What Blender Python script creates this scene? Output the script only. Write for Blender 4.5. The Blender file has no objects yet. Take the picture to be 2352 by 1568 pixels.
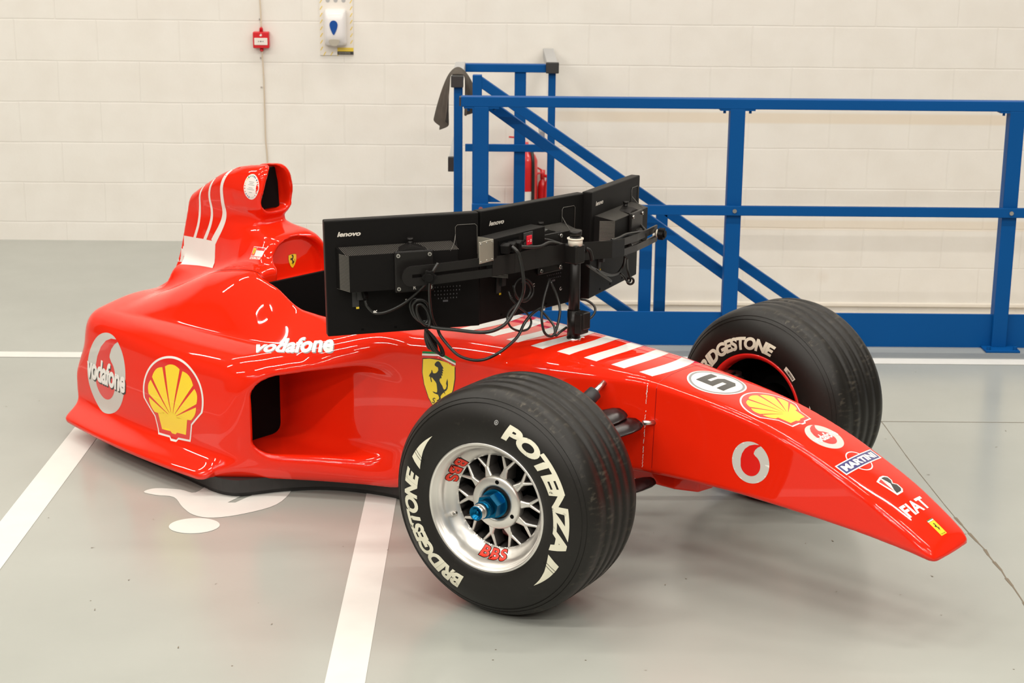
import bpy, bmesh, math, random
import numpy as np
from mathutils import Vector, Matrix
from mathutils.bvhtree import BVHTree

random.seed(4)
SC = bpy.context.scene
COL = SC.collection
PI = math.pi

# ------------------------------------------------------------------ camera
FPX = 4000.0
cam_d = bpy.data.cameras.new('camera')
cam_d.sensor_width = 36.0
cam_d.lens = FPX / 2352.0 * 36.0
cam_d.clip_start = 0.05
cam_d.clip_end = 100
cam_d.dof.use_dof = True
cam_d.dof.focus_distance = 5.1
cam_d.dof.aperture_fstop = 9.0
cam = bpy.data.objects.new('camera', cam_d)
COL.objects.link(cam)
YAW, PITCH, ROLL = 0.0088, 0.2545, 0.0101
cf = Vector((math.sin(YAW) * math.cos(PITCH), math.cos(YAW) * math.cos(PITCH), -math.sin(PITCH)))
cr = Vector((math.cos(YAW), -math.sin(YAW), 0))
cu = cr.cross(cf)
r2 = cr * math.cos(ROLL) + cu * math.sin(ROLL)
u2 = -cr * math.sin(ROLL) + cu * math.cos(ROLL)
M = Matrix((r2, u2, -cf)).transposed().to_4x4()
M.translation = Vector((2.649, -9.6752, 1.9462))
cam.matrix_world = M
SC.camera = cam

# ------------------------------------------------------------------ view and world
SC.view_settings.view_transform = 'Standard'
SC.view_settings.look = 'None'
SC.view_settings.gamma = 1.0
SC.view_settings.use_curve_mapping = False
SC.view_settings.exposure = 0.0
W = bpy.data.worlds.new('hall_air')
SC.world = W
W.use_nodes = True
W.node_tree.nodes['Background'].inputs[0].default_value = (1.0, 0.93, 0.83, 1)
W.node_tree.nodes['Background'].inputs[1].default_value = 0.10

# ------------------------------------------------------------------ ceiling batten lights (rows of tubes, seen mirrored in the paint, and one row added)
CEIL = 5.0
LIGHT_ROWS = [-1.7, -4.5, -7.4, -10.3, -13.0]  # last row added behind the camera to brighten faces turned towards it
LIGHT_COLS = [-4.0, -1.1, 1.8, 4.7, 7.6]
LAMP_W = 60.0
def batten_lamp(x, y):
    l = bpy.data.lights.new('tube_light', 'AREA')
    l.shape = 'RECTANGLE'
    l.size = 1.8
    l.size_y = 0.06
    l.energy = LAMP_W * {-1.7: .80, -4.5: .95, -7.4: 1.15, -10.3: 1.35, -13.0: 1.4}[y]
    l.color = (1.0, 0.945, 0.865)
    o = bpy.data.objects.new('tube_light', l)
    o.location = (x, y, CEIL - 0.14)
    COL.objects.link(o)
    return o
for _x in LIGHT_COLS:
    for _y in LIGHT_ROWS:
        batten_lamp(_x, _y)

# ------------------------------------------------------------------ materials
def new_mat(name):
    m = bpy.data.materials.new(name)
    m.use_nodes = True
    return m, m.node_tree.nodes, m.node_tree.links, m.node_tree.nodes['Principled BSDF']

def srgb(r, g, b):
    def f(c):
        c /= 255.0
        return c / 12.92 if c <= 0.04045 else ((c + 0.055) / 1.055) ** 2.4
    return (f(r), f(g), f(b), 1)

def simple(name, col, rough=0.5, metal=0.0, coat=0.0, bump=0.0, bscale=200.0, spec=0.5, var=0.0, vscale=8.0):
    m, n, l, p = new_mat(name)
    p.inputs['Base Color'].default_value = col
    p.inputs['Roughness'].default_value = rough
    p.inputs['Metallic'].default_value = metal
    p.inputs['Coat Weight'].default_value = coat
    p.inputs['Coat Roughness'].default_value = 0.03
    p.inputs['Specular IOR Level'].default_value = spec
    tc = n.new('ShaderNodeTexCoord')
    if bump:
        nz = n.new('ShaderNodeTexNoise'); nz.inputs['Scale'].default_value = bscale
        nz.inputs['Detail'].default_value = 3
        b = n.new('ShaderNodeBump'); b.inputs['Strength'].default_value = bump; b.inputs['Distance'].default_value = 0.001
        l.new(tc.outputs['Object'], nz.inputs['Vector']); l.new(nz.outputs['Fac'], b.inputs['Height'])
        l.new(b.outputs['Normal'], p.inputs['Normal'])
    if var:
        nz = n.new('ShaderNodeTexNoise'); nz.inputs['Scale'].default_value = vscale
        nz.inputs['Detail'].default_value = 4
        mx = n.new('ShaderNodeMix'); mx.data_type = 'RGBA'
        l.new(tc.outputs['Object'], nz.inputs['Vector']); l.new(nz.outputs['Fac'], mx.inputs['Factor'])
        mx.inputs[6].default_value = tuple(c * (1 - var) for c in col[:3]) + (1,)
        mx.inputs[7].default_value = tuple(min(1, c * (1 + var)) for c in col[:3]) + (1,)
        l.new(mx.outputs[2], p.inputs['Base Color'])
    return m

RED = simple('red_paint', (0.78, 0.019, 0.004, 1), 0.5, coat=1.0, spec=0.0)
REDLOGO = simple('logo_red', (0.72, 0.012, 0.008, 1), 0.3, coat=1.0)
REDDARK = simple('deep_red_paint', (0.30, 0.004, 0.004, 1), 0.35, coat=0.6)
WHITE_D = simple('white_vinyl', (0.82, 0.80, 0.76, 1), 0.3, coat=0.8)
SILVER_D = simple('silver_vinyl', (0.58, 0.56, 0.52, 1), 0.35, coat=0.8)
GREY_D = simple('grey_vinyl', (0.25, 0.25, 0.25, 1), 0.35, coat=0.6)
YELLOW_D = simple('yellow_vinyl', (0.92, 0.66, 0.02, 1), 0.3, coat=0.8)
BLACK_D = simple('black_vinyl', (0.012, 0.012, 0.012, 1), 0.3, coat=0.6)
GREEN_D = simple('green_vinyl', (0.0, 0.22, 0.06, 1), 0.3, coat=0.6)
NAVY_D = simple('navy_vinyl', (0.025, 0.02, 0.16, 1), 0.3, coat=0.8)
PLANK = simple('black_plank', (0.016, 0.015, 0.015, 1), 0.4, bump=0.2, bscale=60)
LINER = simple('black_liner', (0.004, 0.0035, 0.0035, 1), 0.75, spec=0.1)
SUSP = simple('suspension_black', (0.008, 0.004, 0.004, 1), 0.25, spec=0.35)
BOOT = simple('rubber_boot', (0.02, 0.02, 0.022, 1), 0.5)
STEEL = simple('bright_steel', (0.62, 0.60, 0.57, 1), 0.28, metal=1.0)
ALU = simple('brushed_aluminium', (0.66, 0.62, 0.54, 1), 0.36, metal=1.0, bump=0.05, bscale=300)
BLUE = simple('blue_paint', (0.0002, 0.072, 0.265, 1), 0.5, spec=0.15, var=0.08, vscale=3)
PLASTIC = simple('black_plastic', (0.0055, 0.0050, 0.0048, 1), 0.5, bump=0.15, bscale=900, spec=0.14)
PLASTIC_G = simple('black_metal_satin', (0.010, 0.009, 0.0085, 1), 0.33, spec=0.30)
CABLE = simple('cable_rubber', (0.012, 0.012, 0.011, 1), 0.35)
SLOT = simple('slot_black', (0.002, 0.002, 0.002, 1), 0.8, spec=0.1)
SCREEN = simple('screen_glass', (0.01, 0.01, 0.012, 1), 0.15)
LOGO_SILVER = simple('logo_silver', (0.62, 0.58, 0.52, 1), 0.35)
LOGO_DIM = simple('logo_dim', (0.10, 0.10, 0.11, 1), 0.5)
COLLAR = simple('white_collar', (0.72, 0.68, 0.58, 1), 0.45)
RIMAL = simple('rim_silver', (0.78, 0.76, 0.72, 1), 0.33, metal=0.85)
RIMDARK = simple('rim_dark', (0.11, 0.10, 0.095, 1), 0.5, metal=0.6)
NUTBLUE = simple('anodised_blue', (0.0, 0.12, 0.26, 1), 0.25, metal=0.85)
RIMRED = simple('rim_red', (0.72, 0.012, 0.008, 1), 0.35, coat=0.5)
BBSRED = simple('letter_red', (0.78, 0.04, 0.015, 1), 0.4)
GREYCAP = simple('grey_cap', (0.42, 0.42, 0.42, 1), 0.6)
DARKCAP = simple('dark_cap', (0.03, 0.03, 0.03, 1), 0.5)
CLOTHM = simple('grey_cloth', (0.075, 0.062, 0.05, 1), 0.95, bump=0.6, bscale=400, var=0.3, vscale=30)
EXTRED = simple('extinguisher_red', (0.62, 0.012, 0.012, 1), 0.3, coat=0.4)
CALLRED = simple('call_point_red', (0.62, 0.012, 0.02, 1), 0.35)
WPLASTIC = simple('white_plastic', (0.80, 0.78, 0.78, 1), 0.25)
BEIGEC = simple('beige_cable', (0.62, 0.52, 0.40, 1), 0.6)
DBLUE = simple('drop_blue', (0.0, 0.07, 0.32, 1), 0.3)
GREYBTN = simple('grey_button', (0.42, 0.39, 0.32, 1), 0.4)
CREAM = simple('cream_board', (0.78, 0.74, 0.68, 1), 0.5)
SIGNYEL = simple('sign_yellow', (0.80, 0.58, 0.05, 1), 0.5)
SWRED = simple('switch_red', (0.72, 0.01, 0.03, 1), 0.3)

# tyre rubber: dusty, scuffed tread
def rubber(name, dust):
    m, n, l, p = new_mat(name)
    tc = n.new('ShaderNodeTexCoord')
    nz = n.new('ShaderNodeTexNoise'); nz.inputs['Scale'].default_value = 9; nz.inputs['Detail'].default_value = 6
    nz.inputs['Roughness'].default_value = 0.65
    n2 = n.new('ShaderNodeTexNoise'); n2.inputs['Scale'].default_value = 90; n2.inputs['Detail'].default_value = 3
    l.new(tc.outputs['Object'], nz.inputs['Vector'])
    mp = n.new('ShaderNodeMapping'); mp.inputs['Scale'].default_value = (1, 0.25, 1)
    l.new(tc.outputs['Object'], mp.inputs['Vector']); l.new(mp.outputs['Vector'], n2.inputs['Vector'])
    r1 = n.new('ShaderNodeValToRGB'); r1.color_ramp.elements[0].position = 0.42; r1.color_ramp.elements[1].position = 0.75
    r2_ = n.new('ShaderNodeValToRGB'); r2_.color_ramp.elements[0].position = 0.62 - dust * 0.1; r2_.color_ramp.elements[1].position = 0.72
    l.new(nz.outputs['Fac'], r1.inputs['Fac']); l.new(n2.outputs['Fac'], r2_.inputs['Fac'])
    mu = n.new('ShaderNodeMath'); mu.operation = 'MULTIPLY'
    l.new(r1.outputs['Color'], mu.inputs[0]); l.new(r2_.outputs['Color'], mu.inputs[1])
    mx = n.new('ShaderNodeMix'); mx.data_type = 'RGBA'
    mx.inputs[6].default_value = (0.0075, 0.0065, 0.0052, 1)
    mx.inputs[7].default_value = (0.14, 0.12, 0.09, 1)
    sc = n.new('ShaderNodeMath'); sc.operation = 'MULTIPLY'; sc.inputs[1].default_value = dust
    l.new(mu.outputs[0], sc.inputs[0]); l.new(sc.outputs[0], mx.inputs['Factor'])
    l.new(mx.outputs[2], p.inputs['Base Color'])
    p.inputs['Roughness'].default_value = 0.43
    p.inputs['Specular IOR Level'].default_value = 0.38
    b = n.new('ShaderNodeBump'); b.inputs['Strength'].default_value = 0.12; b.inputs['Distance'].default_value = 0.001
    l.new(n2.outputs['Fac'], b.inputs['Height']); l.new(b.outputs['Normal'], p.inputs['Normal'])
    return m
RUB_SIDE = rubber('tyre_sidewall', 0.15)
RUB_TREAD = rubber('tyre_tread', 0.9)

def letter_mat():
    m, n, l, p = new_mat('tyre_letter_cream')
    tc = n.new('ShaderNodeTexCoord'); nz = n.new('ShaderNodeTexNoise')
    nz.inputs['Scale'].default_value = 26; nz.inputs['Detail'].default_value = 8; nz.inputs['Roughness'].default_value = 0.75
    r = n.new('ShaderNodeValToRGB'); r.color_ramp.elements[0].position = 0.33; r.color_ramp.elements[1].position = 0.39
    r.color_ramp.elements[0].color = (0.07, 0.065, 0.05, 1); r.color_ramp.elements[1].color = (0.72, 0.70, 0.56, 1)
    l.new(tc.outputs['Object'], nz.inputs['Vector']); l.new(nz.outputs['Fac'], r.inputs['Fac'])
    l.new(r.outputs['Color'], p.inputs['Base Color']); p.inputs['Roughness'].default_value = 0.55
    return m
LETTER = letter_mat()

# painted blockwork: 450 x 225 mm courses, shallow joints
def wall_mat():
    m, n, l, p = new_mat('painted_blockwork')
    tc = n.new('ShaderNodeTexCoord')
    sx = n.new('ShaderNodeSeparateXYZ'); l.new(tc.outputs['Object'], sx.inputs[0])
    cb = n.new('ShaderNodeCombineXYZ'); l.new(sx.outputs['X'], cb.inputs['X'])
    az = n.new('ShaderNodeMath'); az.operation = 'ADD'; az.inputs[1].default_value = 4.5 - 0.113 + 0.005
    l.new(sx.outputs['Z'], az.inputs[0]); l.new(az.outputs[0], cb.inputs['Y'])
    ax = n.new('ShaderNodeMath'); ax.operation = 'ADD'; ax.inputs[1].default_value = 45.0 + 0.225 + 0.005
    l.new(sx.outputs['X'], ax.inputs[0]); l.new(ax.outputs[0], cb.inputs['X'])
    # warp slightly so the joints are hand laid
    nzw = n.new('ShaderNodeTexNoise'); nzw.inputs['Scale'].default_value = 3.0
    l.new(tc.outputs['Object'], nzw.inputs['Vector'])
    vm = n.new('ShaderNodeVectorMath'); vm.operation = 'MULTIPLY_ADD'; vm.inputs[1].default_value = (0.010, 0.010, 0)
    l.new(nzw.outputs['Color'], vm.inputs[0]); l.new(cb.outputs[0], vm.inputs[2])
    br = n.new('ShaderNodeTexBrick')
    br.offset = 0.5; br.squash = 1.0
    br.inputs['Scale'].default_value = 1.0
    br.inputs['Brick Width'].default_value = 0.45; br.inputs['Row Height'].default_value = 0.225
    br.inputs['Mortar Size'].default_value = 0.0065; br.inputs['Mortar Smooth'].default_value = 1.0
    br.inputs['Color1'].default_value = (0, 0, 0, 1); br.inputs['Color2'].default_value = (0.25, 0.25, 0.25, 1)
    l.new(vm.outputs[0], br.inputs['Vector'])
    nf = n.new('ShaderNodeTexNoise'); nf.inputs['Scale'].default_value = 60; nf.inputs['Detail'].default_value = 6
    l.new(tc.outputs['Object'], nf.inputs['Vector'])
    nb = n.new('ShaderNodeTexNoise'); nb.inputs['Scale'].default_value = 5; nb.inputs['Detail'].default_value = 5
    l.new(tc.outputs['Object'], nb.inputs['Vector'])
    inv = n.new('ShaderNodeMath'); inv.operation = 'MULTIPLY'; inv.inputs[1].default_value = -1.0
    l.new(br.outputs['Fac'], inv.inputs[0])
    ad = n.new('ShaderNodeMath'); ad.operation = 'MULTIPLY_ADD'; ad.inputs[1].default_value = 0.30
    l.new(nf.outputs['Fac'], ad.inputs[0]); l.new(inv.outputs[0], ad.inputs[2])
    bp = n.new('ShaderNodeBump'); bp.inputs['Strength'].default_value = 0.34; bp.inputs['Distance'].default_value = 0.004
    l.new(ad.outputs[0], bp.inputs['Height']); l.new(bp.outputs['Normal'], p.inputs['Normal'])
    rp = n.new('ShaderNodeValToRGB')
    rp.color_ramp.elements[0].position = 0.30; rp.color_ramp.elements[0].color = (0.765, 0.735, 0.68, 1)
    rp.color_ramp.elements[1].position = 0.60; rp.color_ramp.elements[1].color = (0.80, 0.775, 0.725, 1)
    l.new(nb.outputs['Fac'], rp.inputs['Fac'])
    mj = n.new('ShaderNodeMix'); mj.data_type = 'RGBA'; mj.inputs[7].default_value = (0.70, 0.665, 0.61, 1)
    sc = n.new('ShaderNodeMath'); sc.operation = 'MULTIPLY'; sc.inputs[1].default_value = 0.18
    l.new(br.outputs['Fac'], sc.inputs[0]); l.new(sc.outputs[0], mj.inputs['Factor'])
    l.new(rp.outputs['Color'], mj.inputs[6])
    # two beige dirty bands rubbed along the wall beside the stairs
    def band(z0, z1, prev, amount):
        lo = n.new('ShaderNodeMapRange'); lo.inputs[1].default_value = z0 - 0.006; lo.inputs[2].default_value = z0 + 0.006
        hi = n.new('ShaderNodeMapRange'); hi.inputs[1].default_value = z1 + 0.006; hi.inputs[2].default_value = z1 - 0.006
        xx = n.new('ShaderNodeMapRange'); xx.inputs[1].default_value = 2.5; xx.inputs[2].default_value = 3.3
        l.new(sx.outputs['Z'], lo.inputs[0]); l.new(sx.outputs['Z'], hi.inputs[0]); l.new(sx.outputs['X'], xx.inputs[0])
        a = n.new('ShaderNodeMath'); a.operation = 'MULTIPLY'; l.new(lo.outputs[0], a.inputs[0]); l.new(hi.outputs[0], a.inputs[1])
        b = n.new('ShaderNodeMath'); b.operation = 'MULTIPLY'; l.new(a.outputs[0], b.inputs[0]); l.new(xx.outputs[0], b.inputs[1])
        c = n.new('ShaderNodeMath'); c.operation = 'MULTIPLY'; c.inputs[1].default_value = amount; l.new(b.outputs[0], c.inputs[0])
        mm = n.new('ShaderNodeMix'); mm.data_type = 'RGBA'; mm.inputs[7].default_value = (0.70, 0.56, 0.38, 1)
        l.new(c.outputs[0], mm.inputs['Factor']); l.new(prev, mm.inputs[6])
        return mm.outputs[2]
    c1 = band(0.695, 0.752, mj.outputs[2], 0.45)
    c2 = band(0.095, 0.150, c1, 0.35)
    # round hand-sized rub marks low on the left
    vs = n.new('ShaderNodeTexVoronoi'); vs.inputs['Scale'].default_value = 1.7
    l.new(tc.outputs['Object'], vs.inputs['Vector'])
    vr = n.new('ShaderNodeMapRange'); vr.inputs[1].default_value = 0.09; vr.inputs[2].default_value = 0.04
    l.new(vs.outputs['Distance'], vr.inputs[0])
    vmul = n.new('ShaderNodeMath'); vmul.operation = 'MULTIPLY'; vmul.inputs[1].default_value = 0.25
    l.new(vr.outputs[0], vmul.inputs[0])
    m3 = n.new('ShaderNodeMix'); m3.data_type = 'RGBA'; m3.inputs[7].default_value = (0.70, 0.60, 0.50, 1)
    l.new(vmul.outputs[0], m3.inputs['Factor']); l.new(c2, m3.inputs[6])
    l.new(m3.outputs[2], p.inputs['Base Color'])
    p.inputs['Roughness'].default_value = 0.6
    return m
WALLM = wall_mat()

def floor_mat():
    m, n, l, p = new_mat('grey_floor_paint')
    tc = n.new('ShaderNodeTexCoord')
    n1 = n.new('ShaderNodeTexNoise'); n1.inputs['Scale'].default_value = 1.1; n1.inputs['Detail'].default_value = 6
    n2 = n.new('ShaderNodeTexNoise'); n2.inputs['Scale'].default_value = 60; n2.inputs['Detail'].default_value = 4
    vs = n.new('ShaderNodeTexVoronoi'); vs.inputs['Scale'].default_value = 9; vs.inputs['Randomness'].default_value = 1
    for q in (n1, n2, vs):
        l.new(tc.outputs['Object'], q.inputs['Vector'])
    r = n.new('ShaderNodeValToRGB')
    r.color_ramp.elements[0].position = 0.35; r.color_ramp.elements[0].color = (0.318, 0.330, 0.302, 1)
    r.color_ramp.elements[1].position = 0.65; r.color_ramp.elements[1].color = (0.355, 0.368, 0.338, 1)
    l.new(n1.outputs['Fac'], r.inputs['Fac'])
    sp = n.new('ShaderNodeMapRange'); sp.inputs[1].default_value = 0.030; sp.inputs[2].default_value = 0.018
    l.new(vs.outputs['Distance'], sp.inputs[0])
    pick = n.new('ShaderNodeMath'); pick.operation = 'GREATER_THAN'; pick.inputs[1].default_value = 0.62
    sxc = n.new('ShaderNodeSeparateColor'); l.new(vs.outputs['Color'], sxc.inputs[0]); l.new(sxc.outputs[0], pick.inputs[0])
    mm = n.new('ShaderNodeMath'); mm.operation = 'MULTIPLY'; l.new(sp.outputs[0], mm.inputs[0]); l.new(pick.outputs[0], mm.inputs[1])
    mx = n.new('ShaderNodeMix'); mx.data_type = 'RGBA'; mx.inputs[7].default_value = (0.10, 0.085, 0.06, 1)
    l.new(mm.outputs[0], mx.inputs['Factor']); l.new(r.outputs['Color'], mx.inputs[6])
    l.new(mx.outputs[2], p.inputs['Base Color'])
    rr = n.new('ShaderNodeMapRange'); rr.inputs[3].default_value = 0.16; rr.inputs[4].default_value = 0.27
    l.new(n1.outputs['Fac'], rr.inputs[0]); l.new(rr.outputs[0], p.inputs['Roughness'])
    p.inputs['Specular IOR Level'].default_value = 0.42
    b = n.new('ShaderNodeBump'); b.inputs['Strength'].default_value = 0.06; b.inputs['Distance'].default_value = 0.002
    l.new(n2.outputs['Fac'], b.inputs['Height']); l.new(b.outputs['Normal'], p.inputs['Normal'])
    return m
FLOORM = floor_mat()
LINEM = simple('white_line_paint', (0.66, 0.655, 0.62, 1), 0.35, bump=0.1, bscale=80, var=0.06, vscale=12)
CRACKM = simple('crack_fill', (0.17, 0.14, 0.10, 1), 0.8)
CEILM = simple('ceiling_paint', (0.42, 0.40, 0.37, 1), 0.8)
HALLM = simple('far_hall_wall', (0.13, 0.12, 0.11, 1), 0.8)
FIXM = simple('fitting_white', (0.8, 0.8, 0.78, 1), 0.5)
PITM = simple('pit_paint', (0.75, 0.70, 0.62, 1), 0.7)

# ------------------------------------------------------------------ mesh helpers
class MB:
    """collects shapes, builds ONE mesh object"""
    def __init__(s):
        s.v = []; s.f = []; s.m = []; s.sm = []
    def add(s, vs, fs, mi=0, smooth=False):
        o = len(s.v)
        s.v += [tuple(v) for v in vs]
        for f in fs:
            s.f.append(tuple(i + o for i in f)); s.m.append(mi); s.sm.append(smooth)
        return s
    def box(s, x0, x1, y0, y1, z0, z1, mi=0, mat=None, bev=0.0):
        if x1 < x0: x0, x1 = x1, x0
        if y1 < y0: y0, y1 = y1, y0
        if z1 < z0: z0, z1 = z1, z0
        if bev > 0:
            bm = bmesh.new()
            bmesh.ops.create_cube(bm, size=1.0)
            for v in bm.verts:
                v.co = Vector(((x0 + x1) / 2 + v.co.x * (x1 - x0), (y0 + y1) / 2 + v.co.y * (y1 - y0), (z0 + z1) / 2 + v.co.z * (z1 - z0)))
            bmesh.ops.bevel(bm, geom=bm.edges[:], offset=bev, segments=3, affect='EDGES', profile=0.5)
            bm.verts.ensure_lookup_table()
            vs = [v.co.copy() for v in bm.verts]; fs = [tuple(v.index for v in f.verts) for f in bm.faces]
            bm.free()
            if mat: vs = [mat @ v for v in vs]
            return s.add(vs, fs, mi, False)
        vs = [Vector(p) for p in ((x0, y0, z0), (x1, y0, z0), (x1, y1, z0), (x0, y1, z0), (x0, y0, z1), (x1, y0, z1), (x1, y1, z1), (x0, y1, z1))]
        if mat: vs = [mat @ v for v in vs]
        return s.add(vs, [(0, 3, 2, 1), (4, 5, 6, 7), (0, 1, 5, 4), (1, 2, 6, 5), (2, 3, 7, 6), (3, 0, 4, 7)], mi)
    def bar(s, a, b, w, h, mi=0, up=(0, 0, 1), bev=0.0):
        """rectangular bar from a to b; w across, h along up"""
        a = Vector(a); b = Vector(b); d = b - a; L = d.length; d.normalize()
        u = Vector(up); sd = d.cross(u)
        if sd.length < 1e-5: sd = d.cross(Vector((1, 0, 0)))
        sd.normalize(); u = sd.cross(d)
        m = Matrix((d, sd, u)).transposed().to_4x4(); m.translation = a
        return s.box(0, L, -w / 2, w / 2, -h / 2, h / 2, mi, m, bev)
    def cyl(s, a, b, r, mi=0, n=24, r2=None, cap=True, smooth=True):
        a = Vector(a); b = Vector(b); d = (b - a).normalized()
        t = Vector((0, 0, 1)) if abs(d.z) < 0.9 else Vector((1, 0, 0))
        u = d.cross(t).normalized(); w = d.cross(u)
        r2 = r if r2 is None else r2
        vs = []
        for c, rr in ((a, r), (b, r2)):
            for i in range(n):
                an = 2 * PI * i / n
                vs.append(c + (u * math.cos(an) + w * math.sin(an)) * rr)
        s.add(vs, [(i, i + n, (i + 1) % n + n, (i + 1) % n) for i in range(n)], mi, smooth)
        if cap:
            s.add(vs[:n], [tuple(range(n))], mi); s.add(vs[n:], [tuple(reversed(range(n)))], mi)
        return s
    def tube(s, pts, r, mi=0, n=10, steps=8, smoothp=True):
        P = [Vector(p) for p in pts]
        if smoothp and len(P) > 2:
            Q = []
            E = [P[0] * 2 - P[1]] + P + [P[-1] * 2 - P[-2]]
            for i in range(1, len(E) - 2):
                for k in range(steps):
                    t = k / steps
                    p0, p1, p2, p3 = E[i - 1], E[i], E[i + 1], E[i + 2]
                    Q.append(0.5 * ((2 * p1) + (-p0 + p2) * t + (2 * p0 - 5 * p1 + 4 * p2 - p3) * t * t + (-p0 + 3 * p1 - 3 * p2 + p3) * t ** 3))
            Q.append(P[-1]); P = Q
        vs = []; nrm = None
        for i, p in enumerate(P):
            d = (P[min(i + 1, len(P) - 1)] - P[max(i - 1, 0)]).normalized()
            if nrm is None:
                nrm = d.cross(Vector((0, 0, 1)))
                if nrm.length < 0.1: nrm = d.cross(Vector((1, 0, 0)))
            nrm = (nrm - d * nrm.dot(d)).normalized(); bn = d.cross(nrm)
            rr = r[i * (len(r) - 1) // max(1, len(P) - 1)] if isinstance(r, (list, tuple)) else r
            for k in range(n):
                an = 2 * PI * k / n
                vs.append(p + (nrm * math.cos(an) + bn * math.sin(an)) * rr)
        fs = []
        for i in range(len(P) - 1):
            for k in range(n):
                fs.append((i * n + k, i * n + (k + 1) % n, (i + 1) * n + (k + 1) % n, (i + 1) * n + k))
        s.add(vs, fs, mi, True)
        s.add(vs[:n], [tuple(reversed(range(n)))], mi); s.add(vs[-n:], [tuple(range(n))], mi)
        return s
    def lathe(s, prof, mi=0, n=96, axis_y=True, mat=None, closed=False, smooth=True, mis=None):
        """prof: list of (offset along -Y outward, radius); revolved about Y"""
        vs = []
        for (o, r) in prof:
            for k in range(n):
                an = 2 * PI * k / n
                v = Vector((r * math.sin(an), -o, r * math.cos(an)))
                vs.append(mat @ v if mat else v)
        m_ = len(prof)
        rng = range(m_) if closed else range(m_ - 1)
        for i in rng:
            j = (i + 1) % m_
            fs = [(i * n + k, i * n + (k + 1) % n, j * n + (k + 1) % n, j * n + k) for k in range(n)]
            s.add([], [], 0)
            o = len(s.v) if i == 0 else s._lo
            if i == 0:
                s._lo = len(s.v); s.v += [tuple(v) for v in vs]; o = s._lo
            for f in fs:
                s.f.append(tuple(q + o for q in f)); s.m.append(mis[i] if mis else mi); s.sm.append(smooth)
        return s
    def prism(s, poly, h0, h1, mi=0, mat=None):
        """poly in XY, extruded along Z"""
        n = len(poly)
        vs = [Vector((p[0], p[1], h0)) for p in poly] + [Vector((p[0], p[1], h1)) for p in poly]
        if mat: vs = [mat @ v for v in vs]
        fs = [(i, (i + 1) % n, (i + 1) % n + n, i + n) for i in range(n)] + [tuple(reversed(range(n))), tuple(range(n, 2 * n))]
        return s.add(vs, fs, mi)
    def build(s, name, mats, parent=None, normals_fix=True):
        me = bpy.data.meshes.new(name)
        me.from_pydata(s.v, [], s.f)
        if not isinstance(mats, (list, tuple)): mats = [mats]
        for m in mats: me.materials.append(m)
        me.polygons.foreach_set('material_index', s.m)
        me.polygons.foreach_set('use_smooth', s.sm)
        me.update()
        if normals_fix:
            bm = bmesh.new(); bm.from_mesh(me)
            bmesh.ops.remove_doubles(bm, verts=bm.verts[:], dist=1e-6)
            bmesh.ops.recalc_face_normals(bm, faces=bm.faces[:]); bm.to_mesh(me); bm.free()
        o = bpy.data.objects.new(name, me)
        COL.objects.link(o)
        if parent: o.parent = parent
        return o

def tag(o, label=None, cat=None, group=None, kind=None):
    if label: o['label'] = label
    if cat: o['category'] = cat
    if group: o['group'] = group
    if kind: o['kind'] = kind
    return o

def empty(name, loc=(0, 0, 0), rz=0, label=None, cat=None, group=None):
    o = bpy.data.objects.new(name, None)
    o.empty_display_size = 0.1
    o.location = loc; o.rotation_euler = (0, 0, rz)
    COL.objects.link(o)
    return tag(o, label, cat, group)

def text_poly(txt, size=1.0, bold=0.0, shear=0.0, space=1.0, sx=1.0):
    """text outline -> (verts2d, tris), left aligned at x=0, baseline 0"""
    cu_ = bpy.data.curves.new('t', 'FONT')
    cu_.body = txt; cu_.size = size; cu_.offset = bold; cu_.shear = shear; cu_.space_character = space
    cu_.resolution_u = 5; cu_.fill_mode = 'BOTH'
    o = bpy.data.objects.new('t', cu_)
    COL.objects.link(o)
    bpy.context.view_layer.update()
    dg = bpy.context.evaluated_depsgraph_get()
    me = bpy.data.meshes.new_from_object(o.evaluated_get(dg))
    vs = [(v.co.x * sx, v.co.y) for v in me.vertices]; fs = [tuple(p.vertices) for p in me.polygons]
    COL.objects.unlink(o); bpy.data.objects.remove(o); bpy.data.curves.remove(cu_); bpy.data.meshes.remove(me)
    x0 = min(v[0] for v in vs); x1 = max(v[0] for v in vs)
    return [(v[0] - x0, v[1]) for v in vs], fs, x1 - x0

def fit_text(txt, w, h, bold=0.0, shear=0.0, space=1.0, cap=True):
    """text scaled to width w, height h (whole extent), centred at 0"""
    vs, fs, L = text_poly(txt, 1.0, bold, shear, space)
    y0 = min(v[1] for v in vs); y1 = max(v[1] for v in vs)
    return [((v[0] / L - 0.5) * w, ((v[1] - y0) / (y1 - y0) - 0.5) * h) for v in vs], fs

def fill_poly(loops):
    """loops of 2-D points (holes allowed, even-odd) -> (verts2d, tris)"""
    cu_ = bpy.data.curves.new('p', 'CURVE'); cu_.dimensions = '2D'; cu_.fill_mode = 'BOTH'
    for lp in loops:
        sp = cu_.splines.new('POLY'); sp.points.add(len(lp) - 1)
        for i, p in enumerate(lp): sp.points[i].co = (p[0], p[1], 0, 1)
        sp.use_cyclic_u = True
    o = bpy.data.objects.new('p', cu_)
    COL.objects.link(o)
    bpy.context.view_layer.update()
    dg = bpy.context.evaluated_depsgraph_get()
    me = bpy.data.meshes.new_from_object(o.evaluated_get(dg))
    vs = [(v.co.x, v.co.y) for v in me.vertices]; fs = [tuple(p.vertices) for p in me.polygons]
    COL.objects.unlink(o); bpy.data.objects.remove(o); bpy.data.curves.remove(cu_); bpy.data.meshes.remove(me)
    return vs, fs

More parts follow.
